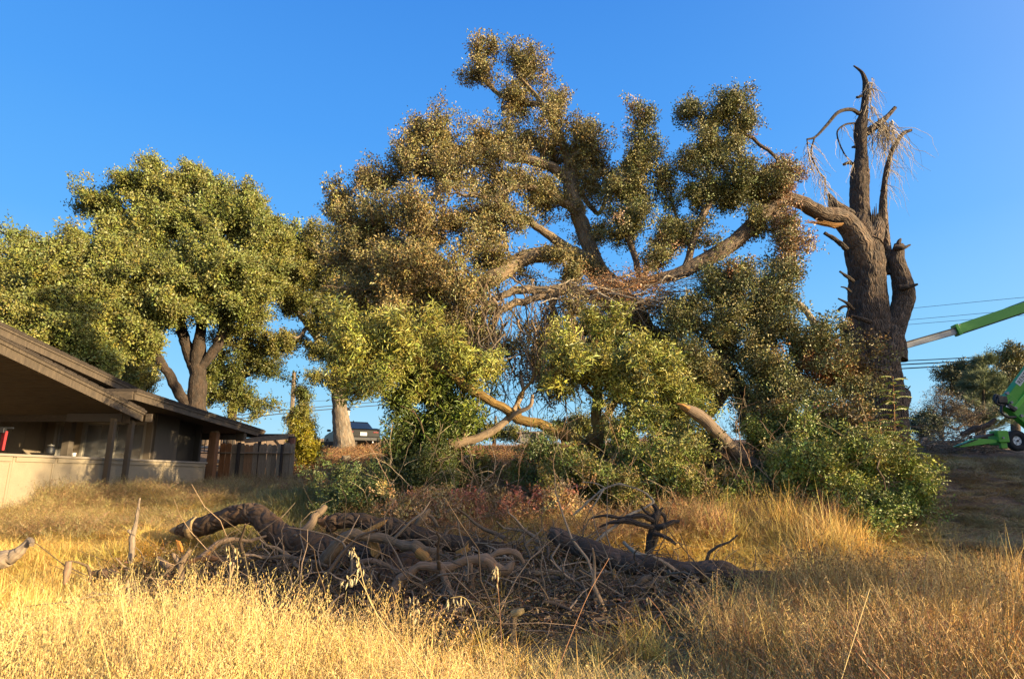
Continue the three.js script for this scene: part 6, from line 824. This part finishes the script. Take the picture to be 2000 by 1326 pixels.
// ------------------------------------------------------------------ the green boom lift at the right edge
{
  const D = 19, green = new THREE.MeshPhysicalMaterial({ color: col(.05, .27, .014), roughness: .5, clearcoat: .15, clearcoatRoughness: .3 }), silver = std(col(.22, .225, .235), { metalness: .2, roughness: .4 }), blk = std(col(.014, .014, .016), { roughness: .55 }), white = std(col(.62, .63, .62), { roughness: .4 }), rubber = std(col(.02, .02, .021), { roughness: .95 });
  const a = at(1984, 861, D), g = thing('boom_lift', 'green towable boom lift with silver inner boom, cut by the right edge', 'lift', V(a.x, H(a.x, a.z), a.z)), G = (q) => LOCAL(q, g), B = (x0, y0, x1, y1, w, h, D0 = D, D1 = D, r = .02) => G(bar(at(x0, y0, D0), at(x1, y1, D1), w, h, r));
  part(g, 'outer_boom', B(1869, 645, 2300, 500, .26, .32, 19, 18.2), green); part(g, 'inner_boom', B(1690, 697, 1880, 643, .19, .22, 19.2, 19), silver); part(g, 'boom_groove', B(1692, 692, 1876, 638, .224, .035, 19.2, 18.98), blk);
  part(g, 'boom_collar', B(1866, 646, 1873, 644, .3, .37, 19, 18.98), green); part(g, 'cable_chain', B(1870, 636, 1928, 619, .08, .05, 18.9, 18.9), silver); part(g, 'chain_end', B(1926, 621, 1938, 617, .1, .09, 18.9, 18.9), blk);
  { const r = run([[1940, 620, 18.9, 4], [1965, 607, 18.85, 5], [2000, 594, 18.8, 5.5], [2060, 572, 18.7, 5.5]], .08), t = new Tubes(); t.add(r.pts, r.rad, 8, {}); part(g, 'hose', G(t.geo()), blk); }
  part(g, 'boom_underside', B(1872, 654, 2300, 511, .262, .05, 19, 18.2), std(col(.015, .02, .02)));
  // folded lower arms
  part(g, 'lower_arm', B(1962, 795, 2040, 690, .3, .36), green); part(g, 'lower_arm', B(1978, 803, 2050, 715, .12, .14, 18.85, 18.8), new THREE.MeshPhysicalMaterial({ color: col(.11, .42, .03), roughness: .4, clearcoat: .5 }), 'bright lower parallel arm');
  part(g, 'strut', B(1986, 800, 2050, 735, .14, .2, 18.9, 18.9), green); part(g, 'riser', B(1964, 782, 2040, 850, .26, .42, 18.95, 18.9), green);
  part(g, 'pivot_plate', B(1958, 775, 1975, 792, .34, .3), green); for (const [x, y, r] of [[1968, 768, .05], [1984, 797, .05], [1996, 812, .045], [1976, 786, .04]]) { const c = at(x, y, D - .2); part(g, 'pin', G(new THREE.CylinderGeometry(r, r, .08, 14).rotateX(Math.PI / 2).translate(c.x, c.y, c.z)), silver); }
  for (const k of [[[1955, 776, 18.8, 3], [1946, 772, 18.8, 3], [1944, 783, 18.8, 3], [1952, 790, 18.8, 3], [1966, 788, 18.8, 3]], [[1958, 774, 18.8, 2], [1950, 778, 18.75, 2], [1948, 788, 18.75, 2], [1962, 792, 18.75, 2]], [[1958, 792, 18.7, 2.5], [1958, 806, 18.7, 2.5], [1968, 814, 18.7, 2.5], [1985, 815, 18.7, 2.5]]]) { const r = run(k, .03), t = new Tubes(); t.add(r.pts, r.rad, 7, {}); part(g, 'hose', G(t.geo()), blk); }
  part(g, 'valve_block', G(rbox(.3, .22, .2, ...at(1956, 781, 18.8).toArray(), .03)), blk); part(g, 'plate', B(1966, 793, 1977, 797, .02, .05, 18.72, 18.72, .004), white); part(g, 'ram', B(1968, 790, 1984, 802, .12, .12, 18.75, 18.75), blk);
  { // lettered panel on the lower arm
    const cv = document.createElement('canvas'); cv.width = 512; cv.height = 96; const x = cv.getContext('2d'); x.fillStyle = '#b9bdb8'; x.fillRect(0, 0, 512, 96); x.fillStyle = '#26302a'; x.font = 'bold 84px sans-serif'; x.textBaseline = 'middle'; x.textAlign = 'left'; x.fillText('RENTALS', 22, 50, 470);
    const tx = new THREE.CanvasTexture(cv); tx.colorSpace = THREE.SRGBColorSpace; const A = at(1982, 752, D), q = at(2016, 706, D), d = q.clone().sub(A), L = d.length(), pl = new THREE.PlaneGeometry(L, .2).rotateZ(Math.atan2(d.y, d.x)); const n = pl.clone(); part(g, 'lettered_panel', G(n.translate((A.x + q.x) / 2 - .02, (A.y + q.y) / 2, A.z + .157)), new THREE.MeshStandardMaterial({ map: tx, roughness: .5 }), 'grey panel lettered RENTALS');
  }
  // outrigger: a tapering plate with teeth along its top, the block it hangs on, axle and wheel
  { const P = [[1869, 872], [1880, 873], [1949, 864], [1949, 859], [1912, 857], [1905, 857]].map(([x, y]) => at(x, y, 18.4)), o = P[0], s = new THREE.Shape(P.map((p) => new THREE.Vector2(p.x - o.x, p.y - o.y))), e = new THREE.ExtrudeGeometry(s, { depth: .16, bevelEnabled: true, bevelSize: .008, bevelThickness: .008, bevelSegments: 1 }).translate(o.x, o.y, o.z - .16); part(g, 'outrigger', G(e), green); for (let k = 0; k < 6; k++) part(g, 'tread_slot', G(bar(at(1871 + k * 6.6, 871 - k * 2.35, 18.38), at(1874.5 + k * 6.6, 870 - k * 2.35, 18.38), .17, .025)), blk); }
  part(g, 'outrigger_block', G(rbox(.34, .36, .34, ...at(1953, 853, 18.5).toArray(), .03)), green); part(g, 'outrigger_ram', B(1905, 857, 1950, 846, .06, .07, 18.45, 18.5), blk); part(g, 'bracket', G(rbox(.2, .24, .1, ...at(1960, 868, 18.45).toArray(), .02)), green); part(g, 'bolt', G(new THREE.CylinderGeometry(.03, .03, .04, 10).rotateX(Math.PI / 2).translate(...at(1961, 855, 18.28).toArray())), silver);
  part(g, 'chassis', G(rbox(2.6, .3, .5, a.x + 1.2, a.y + .05, a.z - .7, .04)), green); part(g, 'axle', G(rbox(.16, .14, 1.9, a.x, a.y, a.z - .9, .03)), blk);
  for (const z of [0]) { const w = part(g, 'wheel', new THREE.TorusGeometry(.225, .095, 12, 36), rubber); w.position.set(0, a.y - g.position.y, a.z + .05 + z - g.position.z); const tread = part(w, 'tread', new THREE.CylinderGeometry(.318, .318, .13, 40, 1, true).rotateX(Math.PI / 2), rubber); part(w, 'rim', new THREE.LatheGeometry([[0, .04], [.05, .04], [.06, .02], [.15, .025], [.17, .05], [.195, .055], [.2, -.02]].map(([x, y]) => new THREE.Vector2(x, y)), 36).rotateX(Math.PI / 2), white); part(w, 'hub', new THREE.CylinderGeometry(.03, .035, .05, 16).rotateX(Math.PI / 2).translate(0, 0, .05), blk); for (let k = 0; k < 5; k++) part(w, 'lug_nut', new THREE.CylinderGeometry(.012, .012, .02, 8).rotateX(Math.PI / 2).translate(Math.cos(k * 1.257 + .5) * .1, Math.sin(k * 1.257 + .5) * .1, .032), blk); }
}
renderer.render(scene, camera);
